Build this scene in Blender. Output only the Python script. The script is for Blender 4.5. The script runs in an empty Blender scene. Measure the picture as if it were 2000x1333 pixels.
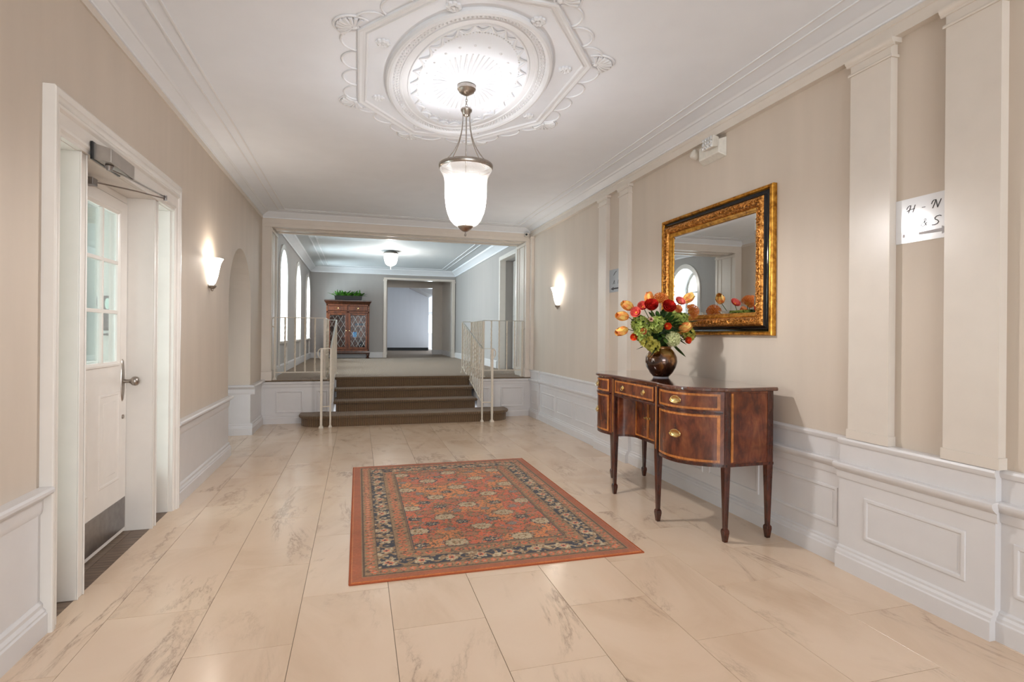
import bpy, bmesh, math, random
import numpy as np
from mathutils import Vector, Matrix
random.seed(7)
R = math.radians; PI = math.pi; TAU = 2*math.pi
S = bpy.context.scene
COL = S.collection

# ------------------------------------------------------------------ camera, world, light, exposure
yaw, roll, H = 0.275156, 0.0085808, 1.28474
fw = Vector((math.sin(yaw), math.cos(yaw), 0)); rt = Vector((math.cos(yaw), -math.sin(yaw), 0)); dn = Vector((0, 0, -1))
c_, s_ = math.cos(roll), math.sin(roll)
r2 = c_*rt - s_*dn; d2 = s_*rt + c_*dn
cam = bpy.data.cameras.new('camera'); cam.sensor_width = 36; cam.lens = 36*1065.18/2000
cam.shift_y = -(666.5-652.71)/2000; cam.clip_start = .05; cam.clip_end = 200
co = bpy.data.objects.new('camera', cam); COL.objects.link(co)
co.matrix_world = Matrix(((r2.x, -d2.x, -fw.x, 0), (r2.y, -d2.y, -fw.y, 0), (r2.z, -d2.z, -fw.z, H), (0, 0, 0, 1)))
S.camera = co
S.view_settings.view_transform = 'Standard'; S.view_settings.look = 'None'; S.view_settings.gamma = 1
S.view_settings.use_curve_mapping = False
S.view_settings.exposure = 0.48
w = bpy.data.worlds.new('world'); S.world = w; w.use_nodes = True
w.node_tree.nodes['Background'].inputs[0].default_value = (.80, .90, 1, 1)
w.node_tree.nodes['Background'].inputs[1].default_value = 2.5

def area(name, loc, rot, sx, sy, power, col):
    l = bpy.data.lights.new(name, 'AREA'); l.shape = 'RECTANGLE'; l.size = sx; l.size_y = sy; l.energy = power; l.color = col
    o = bpy.data.objects.new(name, l); o.location = loc; o.rotation_euler = rot; COL.objects.link(o); return o
def point(name, loc, power, col, rad=.03):
    l = bpy.data.lights.new(name, 'POINT'); l.energy = power; l.color = col; l.shadow_soft_size = rad
    o = bpy.data.objects.new(name, l); o.location = loc; COL.objects.link(o); return o
DAY = (.78, .90, 1.0); WARM = (1, .90, .78)
# daylight at the windows ahead; the lamp behind the camera is added fill
for yy in (9.85, 12.15, 14.45):
    area('window_daylight', (-1.95, yy, 1.85), (0, R(-90), 0), 1.7, 1.1, 158, DAY)
area('passage_daylight', (-3.75, 6.83, .85), (0, R(-90), 0), 1.0, 1.0, 9, (.74, .86, 1)).data.spread = R(75)
area('vestibule_daylight', (-3.4, 3.7, 1.35), (0, R(-90), 0), 2.2, 2.2, 105, (.90, .955, 1))
area('back_fill', (.7, -3.86, 1.75), (R(90), 0, 0), 3.0, 1.9, 80, (.90, .955, 1))  # unseen fill lamp added behind the camera to lift the ambient light
area('far_room_daylight', (3.4, 24.6, 1.9), (R(-90), 0, 0), 1.6, 1.6, 70, DAY)

# ------------------------------------------------------------------ mesh builder
class MB:
    def __init__(s): s.v = []; s.f = []
    def add(s, vs, fs):
        b = len(s.v); s.v += [tuple(p) for p in vs]; s.f += [tuple(i+b for i in f) for f in fs]; return s
    def box(s, x0, x1, y0, y1, z0, z1):
        return s.add([(x, y, z) for x in (x0, x1) for y in (y0, y1) for z in (z0, z1)],
                     [(0, 1, 3, 2), (4, 6, 7, 5), (0, 4, 5, 1), (2, 3, 7, 6), (0, 2, 6, 4), (1, 5, 7, 3)])
    def hexa(s, a, b):           # two rings of 4 points
        return s.add(list(a)+list(b), [(3, 2, 1, 0), (4, 5, 6, 7)]+[(i, (i+1) % 4, (i+1) % 4+4, i+4) for i in range(4)])
    def prism(s, pts, ax, a0, a1):
        n = len(pts)
        def P(p, a): return {'x': (a, p[0], p[1]), 'y': (p[0], a, p[1]), 'z': (p[0], p[1], a)}[ax]
        return s.add([P(p, a0) for p in pts]+[P(p, a1) for p in pts],
                     [tuple(range(n)), tuple(range(2*n-1, n-1, -1))]+[(i, (i+1) % n, (i+1) % n+n, i+n) for i in range(n)])
    def layers(s, rings, cap=True, closed=True):   # list of equal length rings of 3D points
        n = len(rings[0]); vs = [p for r in rings for p in r]; fs = []
        for k in range(len(rings)-1):
            for i in range(n if closed else n-1):
                fs.append((k*n+i, k*n+(i+1) % n, (k+1)*n+(i+1) % n, (k+1)*n+i))
        if cap: fs += [tuple(range(n-1, -1, -1)), tuple(range((len(rings)-1)*n, len(rings)*n))]
        return s.add(vs, fs)
    def lathe(s, prof, c, n=24, sx=1, sy=1, frame=None, cap=False, a0=0, a1=TAU):
        full = abs(a1-a0-TAU) < 1e-6; m = n if full else n+1; rings = []
        for r, z in prof:
            ring = []
            for i in range(m):
                a = a0+(a1-a0)*i/n; p = Vector((r*math.cos(a)*sx, r*math.sin(a)*sy, z))
                if frame: p = frame @ p
                ring.append(tuple(p+Vector(c)))
            rings.append(ring)
        return s.layers(rings, cap=cap, closed=full)
    def tube(s, pts, r, n=8, flat=1.0, cap=True, up=None):
        pts = [Vector(p) for p in pts]; rings = []
        t0 = (pts[1]-pts[0]).normalized(); ref = Vector(up) if up else (Vector((0, 0, 1)) if abs(t0.z) < .9 else Vector((1, 0, 0)))
        u = (ref - t0*ref.dot(t0)).normalized()
        for i, p in enumerate(pts):
            t = (pts[min(i+1, len(pts)-1)]-pts[max(i-1, 0)]).normalized()
            u = (u-t*u.dot(t)).normalized(); w_ = t.cross(u)
            rr = r[i] if isinstance(r, (list, tuple)) else r
            rings.append([tuple(p+u*math.cos(TAU*k/n+PI/n)*rr*flat+w_*math.sin(TAU*k/n+PI/n)*rr) for k in range(n)])
        return s.layers(rings, cap=cap)
    def frame_rect(s, plane, c, a0, a1, b0, b1, prof):
        # mitred frame; profile = list of (inset, height from plane); plane 'x+','x-','y-','y+','z-' : height direction
        ax, sg = plane[0], (1 if plane[1] == '+' else -1); rings = []
        for i, h in prof:
            q = [(a0+i, b0+i), (a1-i, b0+i), (a1-i, b1-i), (a0+i, b1-i)]; v = c+sg*h
            rings.append([{'x': (v, a, b), 'y': (a, v, b), 'z': (a, b, v)}[ax] for a, b in q])
        return s.layers(rings, cap=False)
    def ball(s, c, r, n=10, sc=(1, 1, 1)):
        prof = [(max(1e-4, r*math.sin(PI*k/(n//2+1))), -r*math.cos(PI*k/(n//2+1))*sc[2]) for k in range(n//2+2)]
        return s.lathe(prof, c, n, sc[0], sc[1])

def mesh_of(name, mb, smooth):
    me = bpy.data.meshes.new(name); me.from_pydata(mb.v, [], mb.f); me.update()
    b = bmesh.new(); b.from_mesh(me); bmesh.ops.recalc_face_normals(b, faces=b.faces); b.to_mesh(me); b.free()
    if smooth:
        me.polygons.foreach_set('use_smooth', [True]*len(me.polygons))
        me.set_sharp_from_angle(angle=R(smooth if smooth > 1 else 38))
    return me
ORG = {}
def obj(name, mb, mat, parent=None, smooth=0, bevel=0, org=None):
    """one mesh object; mb in world coordinates unless parent's origin says otherwise"""
    if parent is not None: o0 = ORG[parent.name]
    elif org is not None: o0 = Vector(org)
    else:
        xs = np.array(mb.v); o0 = Vector(((xs[:, 0].min()+xs[:, 0].max())/2, (xs[:, 1].min()+xs[:, 1].max())/2, xs[:, 2].min()))
    if o0.length > 0: mb.v = [(p[0]-o0[0], p[1]-o0[1], p[2]-o0[2]) for p in mb.v]
    o = bpy.data.objects.new(name, mesh_of(name, mb, smooth)); COL.objects.link(o)
    if mat: o.data.materials.append(mat)
    if parent is not None: o.parent = parent
    else: o.location = o0
    ORG[o.name] = o0
    if parent is not None and parent.type == 'MESH' and parent.parent is None: pass
    if bevel:
        m = o.modifiers.new('b', 'BEVEL'); m.width = bevel; m.segments = 2; m.limit_method = 'ANGLE'; m.angle_limit = R(40)
    return o
def tag(o, label=None, cat=None, group=None, kind=None):
    for k, v in (('label', label), ('category', cat), ('group', group), ('kind', kind)):
        if v: o[k] = v
    return o
def thing(name, label, cat, loc=(0, 0, 0), group=None):
    o = bpy.data.objects.new(name, None); COL.objects.link(o); o.location = loc; o.empty_display_size = .05
    ORG[o.name] = Vector(loc); return tag(o, label, cat, group)
def struct(name, mb, mat, parent=None, smooth=0, bevel=0):
    o = obj(name, mb, mat, parent, smooth, bevel)
    if parent is None: o['kind'] = 'structure'
    return o
def dup(o, parent=None, name=None):
    c = o.copy(); COL.objects.link(c); c.parent = parent
    for ch in list(o.children): dup(ch, c)
    return c

# ------------------------------------------------------------------ materials
def lin(c):
    if isinstance(c, str): c = [int(c[i:i+2], 16)/255 for i in (0, 2, 4)]
    return tuple(x/12.92 if x <= .04045 else ((x+.055)/1.055)**2.4 for x in c)+(1,)
class NT:
    def __init__(s, name):
        s.m = bpy.data.materials.new(name); s.m.use_nodes = True; s.t = s.m.node_tree; s.b = s.t.nodes['Principled BSDF']
    def n(s, typ, **kw):
        nd = s.t.nodes.new('ShaderNode'+typ)
        for k, v in kw.items():
            if k.startswith('i_'):
                key = k[2:]; key = int(key) if key.isdigit() else key.replace('_', ' ')
                nd.inputs[key].default_value = v
            else: setattr(nd, k, v)
        return nd
    def l(s, a, ao, b, bi):
        s.t.links.new(a.outputs[ao], b.inputs[bi])
    def coord(s, kind='Object', scale=(1, 1, 1), rand=0):
        tc = s.n('TexCoord'); mp = s.n('Mapping'); mp.inputs['Scale'].default_value = scale; s.l(tc, kind, mp, 'Vector')
        if rand:
            oi = s.n('ObjectInfo'); mu = s.n('Math', operation='MULTIPLY', i_1=rand); s.l(oi, 'Random', mu, 0); s.l(mu, 0, mp, 'Location')
        return mp
    def ramp(s, src, out, stops):
        r = s.n('ValToRGB'); e = r.color_ramp.elements
        while len(e) < len(stops): e.new(.5)
        for el, (p, c) in zip(e, stops): el.position = p; el.color = c if len(c) == 4 else lin(c)
        s.l(src, out, r, 'Fac'); return r
    def bump(s, src, out, strength=.2, dist=.005):
        b = s.n('Bump', i_Strength=strength, i_Distance=dist); s.l(src, out, b, 'Height'); s.l(b, 'Normal', s.b, 'Normal'); return b
    def set(s, **kw):
        for k, v in kw.items(): s.b.inputs[k.replace('_', ' ')].default_value = v
        return s
def mat_paint(name, col, rough=.5, var=.04, scale=(3, 3, .4), bump=.08, spec=.5):
    t = NT(name); t.set(Roughness=rough); t.b.inputs['Specular IOR Level'].default_value = spec
    mp = t.coord('Object', scale); nz = t.n('Texture'+'Noise' if False else 'TexNoise', i_Scale=2.0, i_Detail=5.0); t.l(mp, 0, nz, 'Vector')
    c = lin(col); a = tuple(x*(1-var) for x in c[:3])+(1,); b = tuple(min(1, x*(1+var)) for x in c[:3])+(1,)
    r = t.ramp(nz, 'Fac', [(.3, a), (.7, b)]); t.l(r, 0, t.b, 'Base Color')
    n2 = t.n('TexNoise', i_Scale=60.0, i_Detail=3.0); mp2 = t.coord('Object', (1, 1, .25)); t.l(mp2, 0, n2, 'Vector')
    t.bump(n2, 'Fac', bump, .003); return t.m
def mat_plain(name, col, rough=.5, metal=0, var=.08, scale=30, bump=.0, **kw):
    t = NT(name); t.set(Roughness=rough, Metallic=metal)
    mp = t.coord('Object'); nz = t.n('TexNoise', i_Scale=scale, i_Detail=4.0); t.l(mp, 0, nz, 'Vector')
    c = lin(col); a = tuple(x*(1-var) for x in c[:3])+(1,); b = tuple(min(1, x*(1+var)) for x in c[:3])+(1,)
    r = t.ramp(nz, 'Fac', [(.3, a), (.7, b)]); t.l(r, 0, t.b, 'Base Color')
    if bump: t.bump(nz, 'Fac', bump, .003)
    for k, v in kw.items(): t.b.inputs[k.replace('_', ' ')].default_value = v
    return t.m
def mat_two(name, c1, c2, scale=40, rough=.6, stretch=(1, 1, 1), detail=4, lo=.35, hi=.65, bump=0, rand=0, metal=0, **kw):
    t = NT(name); t.set(Roughness=rough, Metallic=metal); mp = t.coord('Object', stretch, rand)
    nz = t.n('TexNoise', i_Scale=float(scale), i_Detail=float(detail)); t.l(mp, 0, nz, 'Vector')
    r = t.ramp(nz, 'Fac', [(lo, c1), (hi, c2)]); t.l(r, 0, t.b, 'Base Color')
    if bump: t.bump(nz, 'Fac', bump, .004)
    for k, v in kw.items(): t.b.inputs[k.replace('_', ' ')].default_value = v
    return t.m
def mat_emit(name, col, strength):
    t = NT(name); t.set(Roughness=.5); t.b.inputs['Emission Color'].default_value = lin(col); t.b.inputs['Emission Strength'].default_value = strength
    t.b.inputs['Base Color'].default_value = lin(col); return t.m

M = {}
M['wall'] = mat_paint('taupe_wall_paint', (.80, .745, .685), .62, .035)
M['wall_grey'] = mat_paint('grey_wall_paint', (.665, .645, .63), .62, .03)
M['trim'] = mat_paint('cream_trim_paint', (.855, .815, .77), .28, .02, (4, 4, 4), .04)
M['dado'] = mat_paint('white_dado_paint', (.845, .83, .825), .3, .02, (4, 4, 4), .04)
M['white'] = mat_paint('white_gloss_paint', (.90, .875, .845), .25, .02, (5, 5, 5), .04)
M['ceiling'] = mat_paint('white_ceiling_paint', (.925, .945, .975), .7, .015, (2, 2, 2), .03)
M['crown'] = mat_paint('white_cornice_paint', (.90, .91, .925), .5, .015, (2, 2, 2), .03)
M['plain_white'] = mat_paint('far_white_paint', (.86, .86, .87), .6, .02)
M['dark'] = mat_plain('black_base_paint', (.03, .03, .03), .4)
M['iron'] = mat_plain('cream_iron_paint', (.83, .785, .72), .35, 0, .05, 60, .15)
M['iron_grey'] = mat_plain('worn_handrail_paint', (.72, .70, .66), .35, .1, .1, 60, .1)
M['nickel'] = mat_plain('brushed_nickel', (.66, .63, .60), .28, 1, .1, 80)
M['steel'] = mat_plain('brushed_steel_plate', (.58, .56, .55), .33, 1, .12, 25)
M['closer'] = mat_plain('silver_closer_paint', (.66, .63, .60), .4, .6, .05, 30)
M['brass'] = mat_plain('polished_brass', (.93, .83, .58), .2, 1, .12, 60)
M['black_plastic'] = mat_plain('black_plastic', (.05, .05, .055), .35)
M['grey_plastic'] = mat_plain('grey_plastic', (.20, .20, .22), .35)
M['white_plastic'] = mat_plain('white_plastic', (.86, .84, .80), .35)
M['threshold'] = mat_two('brown_wood_floor', (.36, .29, .24), (.50, .42, .35), 6, .4, (1, 12, 1), 6, rand=9, bump=.15)
M['grout'] = mat_plain('dark_grout', (.45, .40, .34), .8)

def marble():
    t = NT('veined_cream_marble')
    mp = t.coord('Object', (1, .55, 1), 41.0)
    n1 = t.n('TexNoise', i_Scale=1.6, i_Detail=6.0, i_Roughness=.6, i_Distortion=.9); t.l(mp, 0, n1, 'Vector')
    base = t.ramp(n1, 'Fac', [(.25, (.80, .69, .585)), (.50, (.865, .765, .665)), (.78, (.89, .80, .705))])
    mp2 = t.coord('Object', (1, .38, 1), 73.0); mp2.inputs['Rotation'].default_value = (0, 0, .35)
    n2 = t.n('TexNoise', i_Scale=1.7, i_Detail=9.0, i_Roughness=.68, i_Distortion=.7); t.l(mp2, 0, n2, 'Vector')
    sb = t.n('Math', operation='SUBTRACT', i_1=.5); t.l(n2, 'Fac', sb, 0); ab = t.n('Math', operation='ABSOLUTE'); t.l(sb, 0, ab, 0)
    vr = t.ramp(ab, 0, [(0, (1, 1, 1, 1)), (.008, (.42, .42, .42, 1)), (.034, (0, 0, 0, 1))])
    n3 = t.n('TexNoise', i_Scale=2.6, i_Detail=3.0); t.l(mp, 0, n3, 'Vector'); mk = t.ramp(n3, 'Fac', [(.47, (0, 0, 0, 1)), (.66, (1, 1, 1, 1))])
    mu = t.n('Math', operation='MULTIPLY'); t.l(vr, 0, mu, 0); t.l(mk, 0, mu, 1); m2 = t.n('Math', operation='MULTIPLY', i_1=.62); t.l(mu, 0, m2, 0)
    mx = t.n('MixRGB', blend_type='MIX'); mx.inputs['Color2'].default_value = lin((.50, .40, .34)); t.l(m2, 0, mx, 'Fac'); t.l(base, 0, mx, 'Color1'); t.l(mx, 0, t.b, 'Base Color')
    t.set(Roughness=.17); t.b.inputs['Specular IOR Level'].default_value = .55
    n4 = t.n('TexNoise', i_Scale=4.0, i_Detail=3.0); t.l(mp, 0, n4, 'Vector'); rr = t.n('MapRange', i_3=.12, i_4=.27); t.l(n4, 'Fac', rr, 0); t.l(rr, 0, t.b, 'Roughness')
    n5 = t.n('TexNoise', i_Scale=2.2, i_Detail=1.0); t.l(mp, 0, n5, 'Vector'); t.bump(n5, 'Fac', .05, .02)
    return t.m
M['marble'] = marble()
def carpet():
    t = NT('brown_ribbed_carpet'); mp = t.coord('Object')
    wv = t.n('TexWave', wave_type='BANDS', bands_direction='X', i_Scale=21.0, i_Distortion=.35, i_Detail=2.0); t.l(mp, 0, wv, 'Vector')
    nz = t.n('TexNoise', i_Scale=220.0, i_Detail=2.0); t.l(mp, 0, nz, 'Vector')
    mx = t.n('MixRGB', blend_type='MIX', i_Fac=.45); t.l(wv, 'Fac', mx, 'Color1'); t.l(nz, 'Fac', mx, 'Color2')
    r = t.ramp(mx, 0, [(.22, (.11, .07, .04)), (.5, (.31, .225, .15)), (.75, (.62, .50, .37))]); t.l(r, 0, t.b, 'Base Color')
    t.set(Roughness=.95); t.b.inputs['Sheen Weight'].default_value = .34; t.b.inputs['Sheen Roughness'].default_value = .45; t.b.inputs['Sheen Tint'].default_value = lin((.95, .9, .85))
    t.bump(mx, 0, .8, .006); return t.m
M['carpet'] = carpet()
def wood(name, c1, c2, c3, scale=1, rough=.22, stretch=(9, 9, 1.2), rand=5):
    t = NT(name); mp = t.coord('Object', stretch, rand)
    n1 = t.n('TexNoise', i_Scale=2.5*scale, i_Detail=7.0, i_Roughness=.62, i_Distortion=.8); t.l(mp, 0, n1, 'Vector')
    r = t.ramp(n1, 'Fac', [(.3, c1), (.5, c2), (.7, c3)])
    mp2 = t.coord('Object', (1, 1, 1)); n2 = t.n('TexNoise', i_Scale=9.0, i_Detail=4.0, i_Distortion=1.5); t.l(mp2, 0, n2, 'Vector')
    r2_ = t.ramp(n2, 'Fac', [(.35, (.55, .55, .55, 1)), (.65, (1.15, 1.15, 1.15, 1))])
    mx = t.n('MixRGB', blend_type='MULTIPLY', i_Fac=.7); t.l(r, 0, mx, 'Color1'); t.l(r2_, 0, mx, 'Color2'); t.l(mx, 0, t.b, 'Base Color')
    t.set(Roughness=rough); t.b.inputs['Coat Weight'].default_value = .35; t.b.inputs['Coat Roughness'].default_value = .12
    return t.m
M['mahogany'] = wood('figured_mahogany', (.24, .10, .055), (.42, .20, .11), (.55, .31, .17), 1, .22, (5, 5, 1.6))
M['mahogany_dark'] = wood('dark_mahogany', (.15, .06, .04), (.28, .12, .07), (.40, .19, .11))
M['mahogany_top'] = wood('polished_mahogany_top', (.22, .10, .055), (.36, .18, .10), (.44, .24, .14), 1, .10, (8, 1.2, 8)); M['mahogany_top'].node_tree.nodes['Principled BSDF'].inputs['Coat Weight'].default_value = 1; M['mahogany_top'].node_tree.nodes['Principled BSDF'].inputs['Coat IOR'].default_value = 1.8
M['satinwood'] = wood('satinwood_inlay', (.62, .34, .13), (.74, .45, .20), (.80, .53, .27), 2, .25)
M['cherry'] = wood('cherry_wood', (.22, .09, .03), (.40, .19, .07), (.48, .25, .10), 1, .5); M['cherry'].node_tree.nodes['Principled BSDF'].inputs['Coat Weight'].default_value = .05
M['cherry_dark'] = wood('dark_cherry_wood', (.13, .06, .03), (.23, .11, .055), (.30, .15, .08), 1, .3)
def gold(name, c1, c2, c3, sc, strength, dist=.006):
    t = NT(name); t.set(Metallic=.85, Roughness=.36); mp = t.coord('Object')
    v = t.n('TexVoronoi', i_Scale=sc, feature='SMOOTH_F1'); t.l(mp, 0, v, 'Vector'); nz = t.n('TexNoise', i_Scale=sc*.9, i_Detail=5.0, i_Distortion=1.5); t.l(mp, 0, nz, 'Vector')
    mx = t.n('MixRGB', blend_type='MIX', i_Fac=.6); t.l(v, 'Distance', mx, 'Color1'); t.l(nz, 'Fac', mx, 'Color2')
    r = t.ramp(mx, 0, [(.28, c1), (.45, c2), (.62, c3)]); t.l(r, 0, t.b, 'Base Color'); t.bump(mx, 0, strength, dist); return t.m
M['gold'] = gold('plain_gilt', (.50, .32, .10), (.72, .50, .18), (.84, .63, .28), 30, .12)
M['gold_carved'] = gold('carved_gilt', (.32, .17, .06), (.68, .44, .18), (.90, .66, .36), 60, .7, .008)
M['black_lacquer'] = mat_plain('black_lacquer', (.035, .02, .02), .12)
t = NT('silvered_mirror'); t.set(Metallic=1.0, Roughness=.015); nz = t.n('TexNoise', i_Scale=1.0); r = t.ramp(nz, 'Fac', [(0, (.84, .86, .86, 1)), (1, (.88, .89, .89, 1))]); t.l(r, 0, t.b, 'Base Color'); M['mirror'] = t.m
def glass(name, tint=(.95, .98, .97, 1), amount=.10, rough=.03, fres=.45):
    t = NT(name); out = t.t.nodes['Material Output']; tr = t.n('BsdfTransparent'); tr.inputs[0].default_value = tint
    gl = t.n('BsdfGlossy'); gl.inputs['Roughness'].default_value = rough; lw = t.n('LayerWeight', i_Blend=.25)
    nz = t.n('TexNoise', i_Scale=3.0); mr = t.n('MapRange', i_3=amount*.6, i_4=amount*1.2); t.l(nz, 'Fac', mr, 0)
    mu = t.n('Math', operation='ADD'); m3 = t.n('Math', operation='MULTIPLY', i_1=fres); t.l(lw, 'Fresnel', m3, 0); t.l(m3, 0, mu, 0); t.l(mr, 0, mu, 1)
    mx = t.n('MixShader'); t.l(mu, 0, mx, 0); t.l(tr, 0, mx, 1); t.l(gl, 0, mx, 2); t.l(mx, 0, out, 'Surface'); return t.m
M['glass'] = glass('clear_window_glass'); M['glass_thin'] = glass('clear_cabinet_glass', (.97, .97, .96, 1), .006, .12, .04)
def lampglass(name, transp, emit, tint=(1, .97, .92, 1)):
    t = NT(name); out = t.t.nodes['Material Output']; tr = t.n('BsdfTransparent'); tl = t.n('BsdfTranslucent'); tl.inputs[0].default_value = tint
    nz = t.n('TexNoise', i_Scale=70.0, i_Detail=3.0); r = t.n('MapRange', i_3=transp*.75, i_4=min(1, transp*1.25)); t.l(nz, 'Fac', r, 0)
    m1 = t.n('MixShader'); t.l(r, 0, m1, 0); t.l(tl, 0, m1, 1); t.l(tr, 0, m1, 2)
    em = t.n('Emission'); em.inputs[0].default_value = tint; em.inputs[1].default_value = emit; a = t.n('AddShader'); t.l(m1, 0, a, 0); t.l(em, 0, a, 1)
    gl = t.n('BsdfGlossy'); gl.inputs['Roughness'].default_value = .1; m2 = t.n('MixShader', i_0=.06); t.l(a, 0, m2, 1); t.l(gl, 0, m2, 2); t.l(m2, 0, out, 'Surface'); return t.m
M['bell'] = lampglass('seeded_bell_glass', .955, .03)
M['shade'] = lampglass('frosted_shade_glass', .15, 2.6)
M['bulb'] = mat_emit('lit_bulb', (1, .96, .9), 14)
M['ledlens'] = mat_plain('clear_led_lens', (.86, .86, .86), .12, .3, .25, 90, .5)

# ================================================================== SETTING
XL, XR, YB, YF, ZC = -1.29, 2.65, -3.8, 8.22, 2.945
PZ = .605                                        # landing height
# ---- marble floor: slab with every tile a piece
floor = struct('floor', MB().box(XL, XR, YB, YF+.02, -.15, -.004).box(-3.6, XL, 6.23, 7.43, -.15, -.004), M['grout'])
TW, TL, G = .4072, .815, .0011
def tile_mb(x0, x1, y0, y1):
    m = MB(); e = .0006
    m.layers([[(x0, y0, -.012), (x1, y0, -.012), (x1, y1, -.012), (x0, y1, -.012)], [(x0, y0, -e), (x1, y0, -e), (x1, y1, -e), (x0, y1, -e)],
              [(x0+e, y0+e, 0), (x1-e, y0+e, 0), (x1-e, y1-e, 0), (x0+e, y1-e, 0)]]); return m
full = mesh_of('tile', tile_mb(-TW/2+G, TW/2-G, -TL/2+G, TL/2-G), 0); full.materials.append(M['marble'])
def lay(X0, X1, Y0, Y1):
    for i in range(-9, 9):
        a, b = -.656+TW*i, -.656+TW*(i+1)
        if b <= X0+.002 or a >= X1-.002: continue
        off = 2.404+(0 if i % 2 == 0 else TL/2)
        for k in range(-9, 9):
            p, q = off+TL*k, off+TL*(k+1)
            if q <= Y0+.002 or p >= Y1-.002: continue
            ca, cb, cp, cq = max(a, X0), min(b, X1), max(p, Y0), min(q, Y1)
            if (ca, cb, cp, cq) == (a, b, p, q): me = full
            else:
                me = mesh_of('tile', tile_mb(ca+G-(a+b)/2, cb-G-(a+b)/2, cp+G-(p+q)/2, cq-G-(p+q)/2), 0); me.materials.append(M['marble'])
            o = bpy.data.objects.new('tile', me); COL.objects.link(o); o.parent = floor
            o.location = Vector(((a+b)/2, (p+q)/2, 0))-floor.location; o.matrix_parent_inverse = Matrix.Identity(4)
lay(XL, XR, YB, YF); lay(-3.6, XL, 6.23, 7.43)

# ---- ceilings
struct('ceiling', MB().box(XL-.3, XR+.2, YB, YF+.05, ZC, ZC+.1), M['ceiling'])
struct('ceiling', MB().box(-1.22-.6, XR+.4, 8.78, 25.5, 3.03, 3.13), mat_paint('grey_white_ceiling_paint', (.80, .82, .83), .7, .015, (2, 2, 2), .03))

# ---- left wall with doorway and arch
def arch_pts(yc, zs, r, n=20, a0=0, a1=PI, rz=None):
    return [(yc+r*math.cos(a0+(a1-a0)*i/n), zs+(rz or r)*math.sin(a0+(a1-a0)*i/n)) for i in range(n+1)]
def arch_wall(mb, x0, x1, ya, yb, yc, r, zs, ztop, zbot=0, rz=None, n=20):
    """wall between ya..yb pierced by an arch of radius r, springing at zs, with sill at zbot (opening above)"""
    mb.box(x0, x1, ya, yc-r, 0 if zbot == 0 else zbot, ztop); mb.box(x0, x1, yc+r, yb, 0 if zbot == 0 else zbot, ztop)
    pts = arch_pts(yc, zs, r, n, rz=rz)
    for i in range(n):
        (y1, z1), (y2, z2) = pts[i], pts[i+1]
        mb.prism([(y1, z1), (y1, ztop), (y2, ztop), (y2, z2)], 'x', x0, x1)
m = MB()
m.box(-1.62, XL, YB, 2.80, 0, ZC); m.box(-1.62, XL, 2.80, 4.43, 2.16, ZC); m.box(-1.62, XL, 4.43, 6.0, 0, ZC)
arch_wall(m, -1.62, XL, 6.0, 7.8, 6.83, .60, 1.63, ZC); m.box(-1.62, XL, 7.8, YF+.1, 0, ZC)
wl = struct('wall_left', m, M['wall'])
# side passage beyond the arch
m = MB(); m.box(-3.7, -1.62, 6.13, 6.23, 0, 2.5); m.box(-3.7, -1.62, 7.43, 7.53, 0, 2.5)
m.box(-3.7, -3.6, 6.13, 7.53, 0, .35); m.box(-3.7, -3.6, 6.13, 7.53, 1.45, 2.5); m.box(-3.7, -3.6, 6.13, 6.33, .35, 1.45); m.box(-3.7, -3.6, 7.33, 7.53, .35, 1.45)
struct('wall_passage', m, M['wall']); struct('ceiling', MB().box(-3.7, -1.62, 6.13, 7.53, 2.5, 2.6), M['ceiling'])
m = MB().frame_rect('x+', -3.64, 6.33, 7.33, .35, 1.45, [(0, 0), (0, .05), (.05, .05), (.05, 0)])
for zz in (.72, 1.08): m.box(-3.63, -3.60, 6.35, 7.31, zz-.012, zz+.012)
m.box(-3.63, -3.60, 6.818, 6.842, .38, 1.42)
wn = struct('window_1', m, M['white']); obj('pane', MB().box(-3.622, -3.618, 6.35, 7.31, .37, 1.43), M['glass'], wn)

# ---- mouldings helper profiles (d = out from wall, z)
RAIL = [(0, .505), (.008, .505), (.014, .515), (.016, .535), (.016, .568), (.03, .578), (.048, .590), (.058, .600), (.058, .612), (.05, .620), (0, .620)]
BASE = [(0, 0), (.034, 0), (.034, .085), (.028, .092), (.028, .100), (.018, .112), (.018, .128), (.008, .140), (0, .140)]
def run_y(mb, prof, x, sg, y0, y1): mb.prism([(x+sg*d, z) for d, z in prof], 'y', y0, y1); return mb
def run_x(mb, prof, y, sg, x0, x1): mb.prism([(y+sg*d, z) for d, z in prof], 'x', x0, x1); return mb
m = MB()
for a, b in ((YB, 2.755), (4.475, 6.235), (7.425, YF)): run_y(m, RAIL, XL, 1, a, b)
run_x(m, RAIL, 7.43, -1, -3.6, XL+.058)
struct('trim_1', m, M['dado'], smooth=30)
m = MB()
for a, b in ((YB, 2.755), (4.475, 6.235), (7.425, YF)): run_y(m, BASE, XL, 1, a, b)
run_x(m, BASE, 7.43, -1, -3.6, XL+.034)
struct('baseboard_left', m, M['dado'], smooth=30)
# dado skin (white lower wall) on the left
m = MB()
for a, b in ((YB, 2.755), (4.475, 6.23), (7.43, YF)): m.box(XL-.002, XL+.006, a, b, 0, .52)
m.box(-3.6, XL+.006, 7.424, 7.432, 0, .52)
struct('trim_2', m, M['dado'])

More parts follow.
